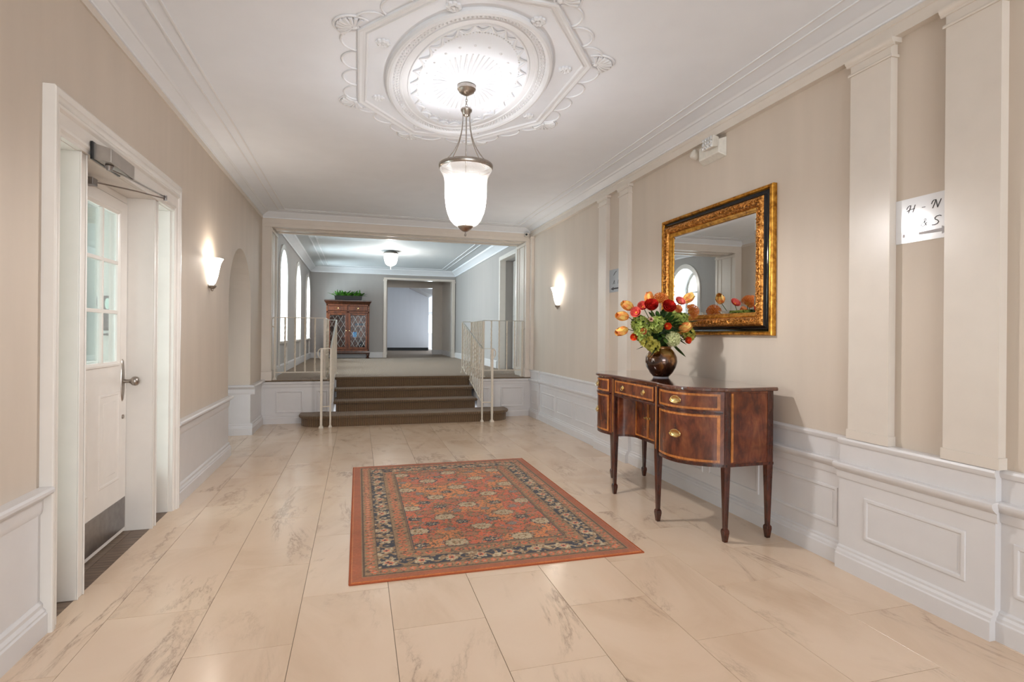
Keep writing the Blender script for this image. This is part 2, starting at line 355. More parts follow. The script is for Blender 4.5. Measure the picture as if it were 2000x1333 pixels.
# ---- door casing (trim) with stepped profile
CX = XL
prof = [(0, 0), (0, .045), (.004, .05), (.018, .05), (.022, .043), (.030, .040), (.034, .046), (.040, .046), (.046, .036), (.068, .030), (.078, .034), (.084, .026), (.092, .026), (.092, -.02)]
m = MB()
y0, y1, z1 = 2.755, 4.475, 2.33
scale = (2.84-2.755)/.092
def casing_ring(m):
    rings = []
    for i, h in prof:
        i2 = i*scale; iz = i*(2.33-2.138)/.092
        rings.append([(CX+h, y0+i2, 0), (CX+h, y0+i2, z1-iz), (CX+h, y1-i2, z1-iz), (CX+h, y1-i2, 0)])
    m.layers(rings, cap=False, closed=False)
casing_ring(m)
# jamb sides inside the opening + head soffit
m.box(-1.60, CX, 2.79, 2.842, 0, 2.14); m.box(-1.56, CX, 4.384, 4.44, 0, 2.14); m.box(-1.60, CX, 2.84, 4.386, 2.136, 2.17)
struct('trim_3', m, M['white'], smooth=30)
# ---- door_1: posts, leaf, sidelights
m = MB()
for a in (3.052, 4.032):
    m.box(-1.475, XL+.012, a, a+.068, .0, 2.137)
    for q in (0, .058): m.box(XL+.012, XL+.018, a+q, a+q+.010, 0, 2.137)
m.box(-1.56, -1.43, 3.12, 4.032, 2.095, 2.137)
d1 = struct('door_1', m, M['white'], bevel=.003)
leaf = MB(); dx0, dx1 = -1.47, -1.425; ya, yb = 3.125, 4.028; zb, zt = .012, 2.09; ga, gb, g0, g1 = 3.275, 3.885, 1.095, 2.0
leaf.box(dx0, dx1, ya, ga, zb, zt).box(dx0, dx1, gb, yb, zb, zt).box(dx0, dx1, ga, gb, g1, zt).box(dx0, dx1, ga, gb, zb, g0)
lf = obj('door_leaf', leaf, M['white'], d1)
m = MB().frame_rect('x+', dx1, ga-.028, gb+.028, g0-.028, g1+.028, [(0, 0), (.004, .010), (.014, .012), (.024, .006), (.030, .0)]); obj('glazing_bead', m, M['white'], lf, smooth=30)
for (a, b, c, d) in ((3.235, 3.515, .36, .91), (3.645, 3.925, .36, .91), ):
    m = MB().frame_rect('x+', dx1, a, b, c, d, [(0, 0), (.006, .004), (.016, .004), (.026, -.006), (.034, -.006), (.060, .002)]); m.box(dx1, dx1+.002, a+.06, b-.06, c+.06, d-.06)
    obj('panel', m, M['white'], lf, smooth=30)
for k in (1, 2):
    zz = g0+(g1-g0)*k/3; obj('muntin', MB().box(dx1-.022, dx1+.004, ga, gb, zz-.011, zz+.011), M['white'], lf, bevel=.003)
    yy = ga+(gb-ga)*k/3; obj('muntin', MB().box(dx1-.022, dx1+.003, yy-.010, yy+.010, g0, g1), M['white'], lf, bevel=.003)
for i in range(3):
    for k in range(3):
        a = ga+(gb-ga)*i/3; b = ga+(gb-ga)*(i+1)/3; c = g0+(g1-g0)*k/3; d = g0+(g1-g0)*(k+1)/3
        obj('pane', MB().box(dx1-.013, dx1-.010, a+.002, b-.002, c+.002, d-.002), M['glass'], lf)
obj('kick_plate', MB().box(dx1, dx1+.003, 3.16, 4.016, .035, .228), M['steel'], lf)
fr = Matrix.Rotation(R(90), 3, 'Y')
es = obj('escutcheon', MB().lathe([(.0001, .009), (.7, .008), (.93, .005), (1, 0)], (dx1, 3.968, .972), 28, .135, .026, fr), M['nickel'], lf, smooth=40)
obj('door_knob', MB().lathe([(.012, 0), (.011, .03), (.016, .042), (.027, .052), (.030, .066), (.026, .079), (.014, .087), (.0001, .088)], (dx1+.006, 3.968, .966), 24, frame=fr), M['nickel'], es, smooth=40)
obj('deadbolt', MB().lathe([(.014, 0), (.013, .006), (.006, .009), (.0001, .009)], (dx1, 3.975, .742), 16, frame=fr), M['nickel'], lf, smooth=40)
for a, b in ((2.842, 3.052), (4.10, 4.384)):          # sidelights
    m = MB().box(-1.53, -1.50, a, b, 0, .32).frame_rect('x+', -1.53, a, b, .32, 2.137, [(0, 0), (0, .03), (.02, .03), (.02, 0)])
    for zz in (.93, 1.53): m.box(-1.525, -1.505, a, b, zz-.01, zz+.01)
    sd = obj('sidelight', m, M['white'], d1); obj('pane', MB().box(-1.517, -1.513, a+.01, b-.01, .33, 2.12), M['glass'], sd)
# vestibule beyond the door
m = MB(); m.box(-3.3, -3.2, 2.2, 5.3, 0, .3); m.box(-3.3, -3.2, 2.2, 5.3, 2.4, 2.7); m.box(-3.3, -3.2, 2.2, 2.6, .3, 2.4); m.box(-3.3, -3.2, 4.8, 5.3, .3, 2.4)
m.box(-3.3, -1.62, 5.2, 5.3, 0, 2.7); m.box(-3.3, -1.62, 2.1, 2.2, 0, 2.7); 
struct('wall_vestibule', m, mat_paint('pale_green_wall', (.80, .81, .78), .6, .02)); struct('ceiling', MB().box(-3.3, -1.62, 2.1, 5.3, 2.7, 2.8), M['ceiling'])
fl = struct('floor', MB().box(-3.3, -1.285, 2.2, 5.2, -.08, -.006), M['grout'])
for k in range(20):                                  # wooden boards at the threshold
    a = -1.288-.098*(k+1)
    obj('plank', MB().box(a+.001, a+.097, 2.2, 5.2, -.02, -.0), M['threshold'], fl)
m = MB()
for a in (-1.70, -1.76, -2.20, -2.32): m.box(a, a+.05, 5.15, 5.2, 0, 2.5)
m.box(-2.32, -1.65, 5.13, 5.2, 1.0, 1.04)
struct('trim_4', m, M['white'])
m = MB().frame_rect('x+', -3.25, 2.6, 4.8, .3, 2.4, [(0, 0), (0, .06), (.06, .06), (.06, 0)])
for k in range(1, 4): m.box(-3.24, -3.2, 2.6+.55*k-.02, 2.6+.55*k+.02, .3, 2.4)
for zz in (.9, 1.4, 1.9): m.box(-3.24, -3.2, 2.6, 4.8, zz-.012, zz+.012)
wn = struct('window_2', m, M['white']); obj('pane', MB().box(-3.232, -3.228, 2.62, 4.78, .32, 2.38), M['glass'], wn)

# ---- right wall: recess wall, dado, piers, pilasters
m = MB().box(XR, XR+.2, YB, YF+.1, 0, ZC)
wr = struct('wall_right', m, M['wall'])
PX = 2.605                                            # pilaster face
def dado_right(y0, y1, x, parts):
    """dado stretch whose panelled face stands at x"""
    m = MB().box(x, XR+.01, y0, y1, 0, .70)
    o = struct('trim_5', m, M['dado'])
    m = MB(); run_y(m, [(0, 0), (.030, 0), (.030, .080), (.024, .086), (.022, .098), (.012, .108), (.012, .118), (0, .126)], x, -1, y0-.0, y1+.0)
    struct('baseboard_right', m, M['dado'], smooth=30)
    m = MB(); run_y(m, [(0, .500), (.006, .500), (.010, .512), (.010, .540), (.022, .548), (.034, .560), (.040, .572), (.040, .582), (.032, .588), (0, .590)], x, -1, y0-.012, y1+.012)
    run_y(m, [(0, .690), (.006, .690), (.012, .700), (.014, .712), (.010, .722), (0, .726)], x, -1, y0-.004, y1+.004); m.box(x, XR+.01, y0, y1, .70, .726)
    struct('trim_6', m, M['dado'], smooth=30)
    for a, b in parts:
        q = MB().frame_rect('x-', x, a, b, .200, .425, [(0, -.001), (.003, .006), (.010, .008), (.018, .006), (.024, -.001)]); q.box(x-.002, x, a+.036, b-.036, .236, .389)
        obj('panel', q, M['dado'], o, smooth=30)
WX = 2.642
dado_right(1.667, 2.445, 2.608, [(1.782, 2.290)])
dado_right(2.445, 4.935, WX, [(2.485, 3.045), (3.12, 3.68), (3.75, 4.30), (4.37, 4.88)])
dado_right(4.935, 5.705, 2.608, [(5.05, 5.59)])
dado_right(5.705, 7.78, WX, [(5.80, 6.40), (6.48, 7.06), (7.14, 7.70)])
dado_right(7.78, YF, 2.625, [(7.86, 8.14)])
dado_right(YB, 1.667, WX, [(1.05, 1.62), (.40, .97)])
def pilaster(y0, y1, z0=.726, z1=2.81, x=PX, nm='trim_7'):
    m = MB().box(x, XR+.01, y0, y1, z0, z1)
    run_y(m, [(0, 2.715), (.008, 2.715), (.010, 2.722), (.006, 2.730), (0, 2.732)], x, -1, y0-.01, y1+.01)
    run_y(m, [(0, 2.770), (.006, 2.772), (.008, 2.780), (.016, 2.788), (.020, 2.800), (.020, 2.81), (0, 2.81)], x, -1, y0-.022, y1+.022)
    for s, a in ((-1, y0), (1, y1)): m.box(x, XR+.01, min(a, a+s*.022), max(a, a+s*.022), 2.785, 2.81); m.box(x, XR+.01, min(a, a+s*.01), max(a, a+s*.01), 2.716, 2.73)
    m.box(x-.006, XR+.01, y0-.006, y1+.006, z0, z0+.05)
    struct(nm, m, M['trim'], smooth=30)
for a, b in ((1.657, 1.885), (2.156, 2.392), (4.968, 5.165), (5.464, 5.663), (8.14, YF)): pilaster(a, b)
# frieze + crown, right and left
m = MB(); run_y(m, [(-.05, 2.81), (0, 2.81), (0, 2.868), (.006, 2.872), (.006, 2.93), (-.05, 2.93)], PX, -1, YB, YF); struct('trim_8', m, M['trim'], smooth=30)
CR = [(0, -.048), (.012, -.048), (.014, -.040), (.030, -.034), (.050, -.022), (.074, -.014), (.080, -.010), (.094, -.010), (.100, -.004), (.112, 0), (0, 0)]
m = MB(); run_y(m, [(d, ZC+z) for d, z in CR], PX-.006, -1, YB, YF); run_y(m, [(d*.78, ZC+z) for d, z in CR], XL+.010, 1, YB, YF)
run_x(m, [(d, ZC+z*1.6) for d, z in CR], YF, -1, XL, PX); struct('trim_9', m, M['crown'], smooth=30)
m = MB(); m.box(XL-.002, XL+.010, YB, YF, 2.856, ZC); struct('trim_10', m, M['trim'])
# thin plaster lines on the ceiling
m = MB()
for q in (.235, .313):
    a, b, c, d = XL+q, PX-q, YB+.3, YF-q
    for (x0, x1, y0_, y1_) in ((a, a+.014, c, d), (b-.014, b, c, d), (a, b, d-.014, d)): m.box(x0, x1, y0_, y1_, ZC-.006, ZC+.002)
struct('trim_11', m, M['crown'], bevel=.002)
# wall behind the camera, its unseen opening added for the fill lamp
m = MB().box(XL-.3, XR+.2, YB-.1, YB, 0, .8).box(XL-.3, XR+.2, YB-.1, YB, 2.7, ZC).box(XL-.3, -.8, YB-.1, YB, .8, 2.7).box(2.2, XR+.2, YB-.1, YB, .8, 2.7)
struct('wall_back', m, M['wall'])

# ---- lintel / beam and landing front
FX0, FX1 = -1.175, 2.555
m = MB().box(XL-.2, XR+.2, YF, 8.78, 2.75, ZC+.12)
run_x(m, [(0, 2.75), (.004, 2.75), (.004, 2.80), (0, 2.803)], YF, -1, XL, PX)
m.box(FX0, FX1, 8.32, 8.68, 2.744, 2.752)
for q in (8.36, 8.60): m.box(FX0+.05, FX1-.05, q, q+.03, 2.730, 2.75)
struct('trim_12', m, M['trim'], bevel=.002)
m = MB()
for (x0, x1, sg) in ((XL-.2, FX0, 1), (FX1, XR+.2, -1)):
    m.box(x0, x1, YF, 8.78, PZ, 2.75)
    xf = x1 if sg > 0 else x0
    for (ya_, yb_) in ((YF-.012, YF+.07), (8.71, 8.79)): m.box(min(xf, xf+sg*.012), max(xf, xf+sg*.012), ya_+.012, yb_-.01, PZ, 2.75)
    m.box(min(xf, xf+sg*.02), max(xf, xf+sg*.02), YF-.004, 8.79, PZ, PZ+.14)
    m.box(min(xf, xf+sg*.02), max(xf, xf+sg*.02), YF-.004, 8.79, 2.69, 2.73)
    for ya_ in (8.345, 8.615): m.box(min(xf, xf+sg*.010), max(xf, xf+sg*.010), ya_, ya_+.035, PZ+.14, 2.69)
struct('trim_13', m, M['trim'], bevel=.003)
m = MB(); run_x(m, [(0, PZ), (.012, PZ), (.012, PZ+.12), (0, PZ+.13)], YF, -1, XL, FX0+.02); run_x(m, [(0, PZ), (.012, PZ), (.012, PZ+.12), (0, PZ+.13)], YF, -1, FX1-.02, XR)
struct('baseboard_landing', m, M['trim'])
# landing slab with stair notch
SX0, SX1, SYB = -.36, 1.80, 8.70
struct('trim_22', MB().box(XL-.3, SX0, YF, 8.78, 0, PZ-.012), M['dado']); struct('trim_23', MB().box(SX1, XR+.2, YF, 8.78, 0, PZ-.012), M['dado'])
struct('floor', MB().box(SX0, SX1, SYB+.02, 8.78, 0, PZ-.012).box(-1.8, XR+.4, 8.78, 25.5, 0, PZ-.012), M['dado'])
m = MB().box(XL, SX0+.01, YF-.012, 8.785, PZ-.014, PZ).box(SX1-.01, XR, YF-.012, 8.785, PZ-.014, PZ).box(SX0+.01, SX1-.01, SYB-.035, 8.785, PZ-.03, PZ).box(-1.3, XR+.3, 8.785, 25.4, PZ-.012, PZ)
struct('floor', m, M['carpet'], bevel=.005)
m = MB()
for a, b in ((XL, SX0), (SX1, XR)):
    run_x(m, [(0, .50), (.006, .50), (.010, .515), (.010, .545), (.022, .556), (.024, .585), (0, .590)], YF, -1, a, b)
    run_x(m, [(0, 0), (.024, 0), (.024, .075), (.012, .09), (.012, .10), (0, .11)], YF, -1, a, b)
lw_ = struct('trim_14', m, M['dado'], smooth=30)
for a, b in ((-1.10, -.74), (-.56, -.40), (1.85, 1.97), (2.14, 2.52)):
    q = MB().frame_rect('y-', YF, a, b, .15, .46, [(0, -.001), (.004, .008), (.012, .010), (.022, .006), (.03, -.001)]); q.box(a+.045, b-.045, YF-.003, YF, .195, .415)
    obj('panel', q, M['dado'], lw_, smooth=30)
m = MB()
for x0, x1 in ((SX0, SX0+.03), (SX1-.03, SX1)): m.prism([(YF-.01, .0), (YF-.01, .40), (8.72, .66), (8.72, 0)], 'x', x0, x1)
struct('trim_15', m, M['dado'])

# ---- inner hall walls
IX = -1.22
m = MB(); zt = 3.03
segs = [(8.78, 11.0, 9.85), (11.0, 13.3, 12.15), (13.3, 15.3, 14.45)]
for a, b, c in segs:
    arch_wall(m, IX-.48, IX, a, b, c, .45, 2.21, zt, 1.13); m.box(IX-.48, IX, a, b, PZ-.1, 1.13)
struct('wall_inner_left', m, M['wall_grey'])
m = MB()
for a, b, c in segs:                                   # arched casings
    pts_o = [(c+.54, PZ+.1)]+arch_pts(c, 2.21, .54, 20)+[(c-.54, PZ+.1)]; pts_i = [(c+.45, PZ+.1)]+arch_pts(c, 2.21, .45, 20)+[(c-.45, PZ+.1)]
    for i in range(len(pts_o)-1):
        A, B, C, D = pts_o[i], pts_o[i+1], pts_i[i+1], pts_i[i]; m.prism([A, B, C, D], 'x', IX-.002, IX+.024)
    m.box(IX-.3, IX+.05, c-.5, c+.5, 1.10, 1.135)
struct('trim_16', m, M['white'], smooth=30)
for n_, (a, b, c) in enumerate(segs):
    X = IX-.40; m = MB()
    po = [(c+.45, 1.13)]+arch_pts(c, 2.21, .45, 20)+[(c-.45, 1.13)]; pi_ = [(c+.40, 1.18)]+arch_pts(c, 2.21, .40, 20)+[(c-.40, 1.18)]
    for i in range(len(po)-1): m.prism([po[i], po[i+1], pi_[i+1], pi_[i]], 'x', X, X+.05)
    m.box(X, X+.05, c-.45, c+.45, 1.13, 1.18)
    wn = struct('window_%d' % (n_+3), m, M['white'])
    for zz in (1.48, 1.83, 2.2): obj('muntin', MB().box(X+.01, X+.04, c-.40, c+.40, zz-.015, zz+.015), M['white'], wn)
    for yy in (c-.14, c+.14): obj('muntin', MB().box(X+.01, X+.04, yy-.012, yy+.012, 1.18, 2.56), M['white'], wn)
    pp = arch_pts(c, 2.21, .41, 20)+[(c-.41, 1.17), (c+.41, 1.17)]; obj('pane', MB().prism(pp, 'x', X+.022, X+.026), M['glass'], wn)
m = MB().box(IX-.1, .69, 15.3, 15.45, PZ-.1, zt).box(.69, 2.60, 15.3, 15.45, 2.765, zt).box(2.60, 3.0, 15.3, 15.45, PZ-.1, zt)
struct('wall_inner_far', m, M['wall_grey'])
m = MB()                                              # portal casing
for x0, x1 in ((.665, .742), (2.545, 2.63)): m.box(x0, x1, 15.26, 15.47, PZ, 2.745); m.box(x0-.012, x1+.012, 15.24, 15.48, PZ, PZ+.15); m.box(x0-.012, x1+.012, 15.25, 15.47, 2.70, 2.745)
m.box(.665, 2.63, 15.265, 15.47, 2.745, 2.80)
struct('trim_17', m, M['trim'], bevel=.003)
m = MB(); run_x(m, [(0, PZ), (.02, PZ), (.02, PZ+.13), (0, PZ+.15)], 15.3, -1, IX, .665)
run_y(m, [(0, PZ), (.02, PZ), (.02, PZ+.13), (0, PZ+.15)], IX, 1, 8.78, 15.3); run_y(m, [(0, PZ), (.02, PZ), (.02, PZ+.13), (0, PZ+.15)], XR, -1, 10.45, 15.3)
struct('baseboard_inner', m, M['dado'])
# right inner wall with deep cased opening
m = MB().box(XR, XR+.1, 8.78, 9.12, PZ-.1, zt).box(XR, XR+.1, 9.12, 10.2, 2.70, zt).box(XR, XR+.1, 10.2, 15.3, PZ-.1, zt)
m.box(XR+.1, XR+.4, 9.02, 9.12, PZ-.1, 2.8).box(XR+.1, XR+.4, 10.2, 10.3, PZ-.1, 2.8).box(XR+.3, XR+.4, 9.12, 10.2, PZ-.1, 2.8).box(XR+.1, XR+.4, 9.12, 10.2, 2.70, 2.8)
struct('wall_inner_right', m, M['wall_grey'])
m = MB(); rings = []
for i, h in ((0, 0), (0, .02), (.02, .028), (.06, .018), (.08, .024), (.08, -.09)):
    rings.append([(XR-h, 10.272-i, PZ), (XR-h, 10.272-i, 2.775-i), (XR-h, 9.048+i, 2.775-i), (XR-h, 9.048+i, PZ)])
m.layers(rings, cap=False, closed=False); struct('trim_18', m, M['white'], smooth=30)
m = MB().box(XR+.24, XR+.28, 9.13, 10.19, PZ+.01, 2.69); dd = struct('door_2', m, M['white'])
for a, b, c, d in ((9.2, 9.6, .8, 1.5), (9.72, 10.12, .8, 1.5), (9.2, 9.6, 1.62, 2.6), (9.72, 10.12, 1.62, 2.6)):
    obj('panel', MB().frame_rect('x-', XR+.24, a, b, c, d, [(0, 0), (.01, .008), (.03, .0), (.06, .004)]), M['white'], dd)
CR2 = [(0, -.15), (.02, -.15), (.024, -.12), (.05, -.09), (.09, -.045), (.12, -.03), (.13, -.01), (.13, 0), (0, 0)]
m = MB(); run_x(m, [(d, zt+z) for d, z in CR2], 15.3, -1, IX, XR); run_y(m, [(d, zt+z) for d, z in CR2], IX, 1, 8.78, 15.3); run_y(m, [(d, zt+z) for d, z in CR2], XR, -1, 8.78, 15.3)
struct('trim_19', m, M['crown'], smooth=30)
m = MB()
for q in (.34, .45):
    for (x0, x1, a, b) in ((IX+q, IX+q+.02, 8.8+q, 15.3-q), (XR-q-.02, XR-q, 8.8+q, 15.3-q), (IX+q, XR-q, 15.28-q, 15.3-q)): m.box(x0, x1, a, b, zt-.008, zt+.002)
struct('trim_20', m, M['crown'], bevel=.002)
# rooms beyond the portal
m = MB().box(.59, .69, 15.45, 17.5, PZ-.1, zt).box(2.60, 2.72, 15.45, 17.5, PZ-.1, zt).box(.59, .88, 17.5, 17.62, PZ-.1, zt).box(2.29, 2.72, 17.5, 17.62, PZ-.1, zt).box(.88, 2.29, 17.5, 17.62, 2.72, zt)
struct('wall_passage_far', m, M['trim'])
m = MB(); run_x(m, [(0, PZ), (.02, PZ), (.02, PZ+.14), (0, PZ+.15)], 17.5, -1, 2.27, 2.6); run_y(m, [(0, PZ), (.02, PZ), (.02, PZ+.14), (0, PZ+.15)], 2.6, -1, 15.47, 17.5); struct('baseboard_passage', m, M['dado'])
m = MB().box(-.5, 2.66, 21.5, 21.6, PZ-.02, zt); struct('wall_far_white', m, M['plain_white']); struct('baseboard_far', MB().box(-.5, 2.66, 21.485, 21.5, PZ, PZ+.115), M['dark'])
m = MB().box(-.6, -.5, 17.62, 25, PZ-.02, zt).box(4.3, 4.4, 17.62, 25, PZ-.02, zt)
m.box(-.6, 2.6, 25, 25.1, PZ-.02, zt).box(2.6, 4.4, 25, 25.1, PZ-.02, 1.25).box(2.6, 4.4, 25, 25.1, 2.15, zt).box(4.1, 4.4, 25, 25.1, 1.25, 2.15).box(-.6, .59, 17.5, 17.6, PZ, zt).box(2.72, 4.4, 17.5, 17.6, PZ, zt)
struct('wall_far', m, M['plain_white'])
struct('trim_21', MB().prism([(1.9, zt-.02), (2.66, zt-.35), (4.3, zt-.35), (4.3, zt-.02)], 'y', 20.2, 21.45), M['wall_grey'])
m = MB().frame_rect('y-', 25.0, 2.6, 4.1, 1.25, 2.15, [(0, 0), (0, .04), (.05, .04), (.05, 0)])
for x in (2.9, 3.2, 3.5, 3.8): m.box(x-.01, x+.01, 24.97, 25.0, 1.25, 2.15)
m.box(2.6, 4.1, 24.95, 25.0, 2.25, 2.33)
wn = struct('window_6', m, M['white']); obj('pane', MB().box(2.62, 4.08, 25.01, 25.014, 1.27, 2.13), M['glass'], wn)
# ================================================================== ARCHITECTURAL THINGS
# ---- plaster medallion on the ceiling
MX, MY = .678, 3.575
md = thing('ceiling_medallion', 'large white plaster ceiling medallion with oval ring inside an octagonal border', 'medallion', (MX, MY, ZC))
OCT = [(.26, .98), (.665, .465), (.665, -.465), (.26, -.98), (-.26, -.98), (-.665, -.465), (-.665, .465), (-.26, .98)]
def wl_(p): return (MX+p[0], MY+p[1])
def band(mb, pts, prof, closed=True):
    """sweep a flat moulding along a closed 2D path: profile (offset outward, drop)"""
    n = len(pts); nr = []
    for i in range(n):
        a, b, c = Vector(pts[i-1] if closed or i else pts[0]), Vector(pts[i]), Vector(pts[(i+1) % n] if closed or i < n-1 else pts[-1])
        d1_ = (b-a); d2_ = (c-b); d1_ = d1_.normalized() if d1_.length > 1e-9 else d2_.normalized(); d2_ = d2_.normalized() if d2_.length > 1e-9 else d1_
        t = (d1_+d2_).normalized(); nn = Vector((-t.y, t.x)); k = 1/max(.5, nn.dot(Vector((-d1_.y, d1_.x)))); nr.append((b, nn*k))
    rings = [[(MX+(b+q*o).x, MY+(b+q*o).y, ZC-h) for b, q in nr] for o, h in prof]
    mb.layers(rings, cap=False, closed=closed); return mb
m = MB(); band(m, OCT, [(.030, 0), (.028, .012), (.018, .016), (.010, .012), (.002, .006), (-.014, .006), (-.020, .012), (-.026, .010), (-.032, 0)])
obj('octagon_border', m, M['crown'], md, smooth=30)
AX, AY = .510, .870
def ell(k=1, n=96, dx=0, dy=0): return [((AX*k+dx)*math.sin(TAU*i/n), (AY*k+dx)*math.cos(TAU*i/n)) for i in range(n)]
m = MB(); band(m, ell(), [(.012, 0), (.012, .018), (.004, .030), (-.010, .034), (-.024, .026), (-.030, .012), (-.034, .008), (-.075, .008), (-.078, .014), (-.090, .014), (-.094, .008), (-.128, .006), (-.132, .013), (-.142, .011), (-.146, 0)])
obj('oval_moulding', m, M['crown'], md, smooth=30)
m = MB(); N = 130
for i in range(N):
    a = TAU*i/N
    for q, rr in ((-.044, .0075), (-.064, .0065)):
        aa = a+(.5*TAU/N if q < -.05 else 0)
        m.ball((MX+(AX+q)*math.sin(aa), MY+(AY+q)*math.cos(aa), ZC-.009), rr, 6, (1, 1.3, 1))
tag(obj('beading', m, M['crown'], md, smooth=50), kind='stuff')
m = MB()
for i in range(26):                                      # swag garlands inside the ring
    a0, a1 = TAU*i/26, TAU*(i+1)/26; pts = []
    for k in range(9):
        a = a0+(a1-a0)*k/8; q = -.150-.050*math.sin(PI*k/8); pts.append((MX+(AX+q)*math.sin(a), MY+(AY+q)*math.cos(a), ZC-.005))
    m.tube(pts, [.004+.006*math.sin(PI*k/8) for k in range(9)], 6)
tag(obj('inner_swag', m, M['crown'], md, smooth=50), kind='stuff')
m = MB()
for i in range(40):                                      # radiating flutes with small blossoms
    a = TAU*i/40; s, c = math.sin(a), math.cos(a)
    m.tube([(MX+.12*s, MY+.14*c, ZC-.001), (MX+.17*s, MY+.26*c, ZC-.004), (MX+.22*s, MY+.40*c, ZC-.001)], [.004, .010, .004], 6)
    if i % 2: m.ball((MX+.27*s, MY+.50*c, ZC-.002), .009, 6, (1, 1, .6))
    for k in range(3): m.ball((MX+(.315+.0*k)*math.sin(a+k*.05), MY+(.64)*math.cos(a+k*.05), ZC-.002), .007-.001*k, 6, (1, 1, .6))
tag(obj('radiating_flutes', m, M['crown'], md, smooth=50), kind='stuff')
def flatlayer(mb, c, r, petals, h):
    ring = []; n = petals*6
    for i in range(n):
        a = TAU*i/n; q = r*(.80+.20*abs(math.cos(petals*a/2))); ring.append((c[0]+q*math.cos(a), c[1]+q*math.sin(a)))
    mb.layers([[(x, y, ZC) for x, y in ring], [(x, y, ZC-h*.6) for x, y in ring], [((x-c[0])*.7+c[0], (y-c[1])*.7+c[1], ZC-h) for x, y in ring], [((x-c[0])*.35+c[0], (y-c[1])*.35+c[1], ZC-h*.4) for x, y in ring]])
    mb.ball((c[0], c[1], ZC-h*.5), r*.3, 8, (1, 1, .7))
for x, y in OCT:
    m = MB(); L = math.hypot(x, y); flatlayer(m, wl_((x-x/L*.135, y-y/L*.15)), .042, 8, .018); obj('rosette', m, M['crown'], md, smooth=40)
for x, y in OCT:                                         # shells outside each corner
    m = MB(); L = math.hypot(x, y); a0 = math.atan2(y, x); cx, cy = wl_((x+x/L*.055, y+y/L*.055))
    for k in range(9):
        a = a0+R(-80+20*k); rr = .095 if True else 0
        m.tube([(cx, cy, ZC-.002), (cx+rr*.6*math.cos(a), cy+rr*.6*math.sin(a), ZC-.008), (cx+rr*math.cos(a), cy+rr*math.sin(a), ZC-.003)], [.004, .010, .013], 6)
    m.tube([(cx+.108*math.cos(a0+R(q)), cy+.108*math.sin(a0+R(q)), ZC-.003) for q in range(-95, 96, 19)], .007, 6)
    m.ball((cx, cy, ZC-.004), .018, 8, (1, 1, .7)); obj('shell', m, M['crown'], md, smooth=50)
m = MB()
for i in range(8):                                       # outer garland loops
    p, q = Vector(OCT[i]), Vector(OCT[(i+1) % 8]); L = (q-p).length; n = max(2, round(L/.23)); u = (q-p)/L; out = Vector((u.y, -u.x))*(1 if Vector((u.y, -u.x)).dot(p) > 0 else -1)
    for k in range(n):
        c = p+u*L*(k+.5)/n+out*.035; w2 = L/n*.46
        m.tube([(MX+(c+u*w2*math.cos(a)+out*w2*.8*math.sin(a)).x, MY+(c+u*w2*math.cos(a)+out*w2*.8*math.sin(a)).y, ZC-.002) for a in [PI*j/10 for j in range(11)]], .0065, 6)
tag(obj('outer_garland', m, M['crown'], md, smooth=50), kind='stuff')

# ---- pendant lantern
PXc, PYc = .686, 3.60
pd = thing('pendant_lantern', 'bell-shaped seeded glass pendant on brushed nickel rods under the medallion', 'pendant light', (PXc, PYc, ZC))
C0 = (PXc, PYc, 0)
obj('canopy', MB().lathe([(.0001, 2.945), (.058, 2.945), (.062, 2.938), (.062, 2.918), (.054, 2.910), (.050, 2.900), (.030, 2.888), (.012, 2.878), (.0001, 2.876)], C0, 32), M['nickel'], pd, smooth=40)
z = 2.872; k = 0
while z > 2.80:
    pts = [Vector((PXc, PYc, z-.010))+((Vector((1, 0, 0)) if k % 2 else Vector((0, 1, 0)))*.006*math.cos(a)+Vector((0, 0, 1))*.012*math.sin(a)) for a in [TAU*i/12 for i in range(13)]]
    obj('chain_link', MB().tube(pts, .0018, 6), M['nickel'], pd, smooth=50); z -= .0165; k += 1
obj('collar', MB().lathe([(.0001, 2.795), (.034, 2.792), (.038, 2.786), (.038, 2.776), (.030, 2.766), (.026, 2.750), (.014, 2.738), (.0001, 2.735)], C0, 28), M['nickel'], pd, smooth=40)
for i in range(6):
    a = TAU*i/6+.35; pts = []
    for q in range(13):
        f = q/12; zz = 2.765-(2.765-2.420)*f; rr = .026+(.150-.026)*f**2.6; pts.append((PXc+rr*math.cos(a), PYc+rr*math.sin(a), zz))
    obj('rod', MB().tube(pts, .0032, 6), M['nickel'], pd, smooth=50)
obj('rim_ring', MB().lathe([(.168, 2.414), (.178, 2.416), (.181, 2.408), (.180, 2.392), (.174, 2.384), (.166, 2.388), (.168, 2.414)], C0, 56), M['nickel'], pd, smooth=40)
BELL = [(.174, 2.392), (.172, 2.375), (.158, 2.352), (.146, 2.325), (.140, 2.290), (.139, 2.24), (.138, 2.19), (.133, 2.14), (.122, 2.09), (.103, 2.045), (.076, 2.012), (.050, 1.998), (.040, 1.994)]
obj('glass_bell', MB().lathe(BELL, C0, 56), M['bell'], pd, smooth=80)
cup = obj('bottom_cap', MB().lathe([(.052, 2.000), (.050, 1.994), (.036, 1.982), (.020, 1.970), (.008, 1.966), (.0001, 1.966)], C0, 28), M['nickel'], pd, smooth=40)
obj('finial', MB().lathe([(.005, 1.968), (.004, 1.955), (.008, 1.948), (.007, 1.940), (.0001, 1.934)], C0, 14), M['nickel'], cup, smooth=40)
obj('stem', MB().lathe([(.005, 2.74), (.005, 1.98)], C0, 10), M['nickel'], pd, smooth=40)
hold = obj('lamp_cluster', MB().lathe([(.0001, 2.035), (.025, 2.04), (.046, 2.055), (.052, 2.075), (.046, 2.078), (.0001, 2.075)], C0, 24), M['nickel'], pd, smooth=40)
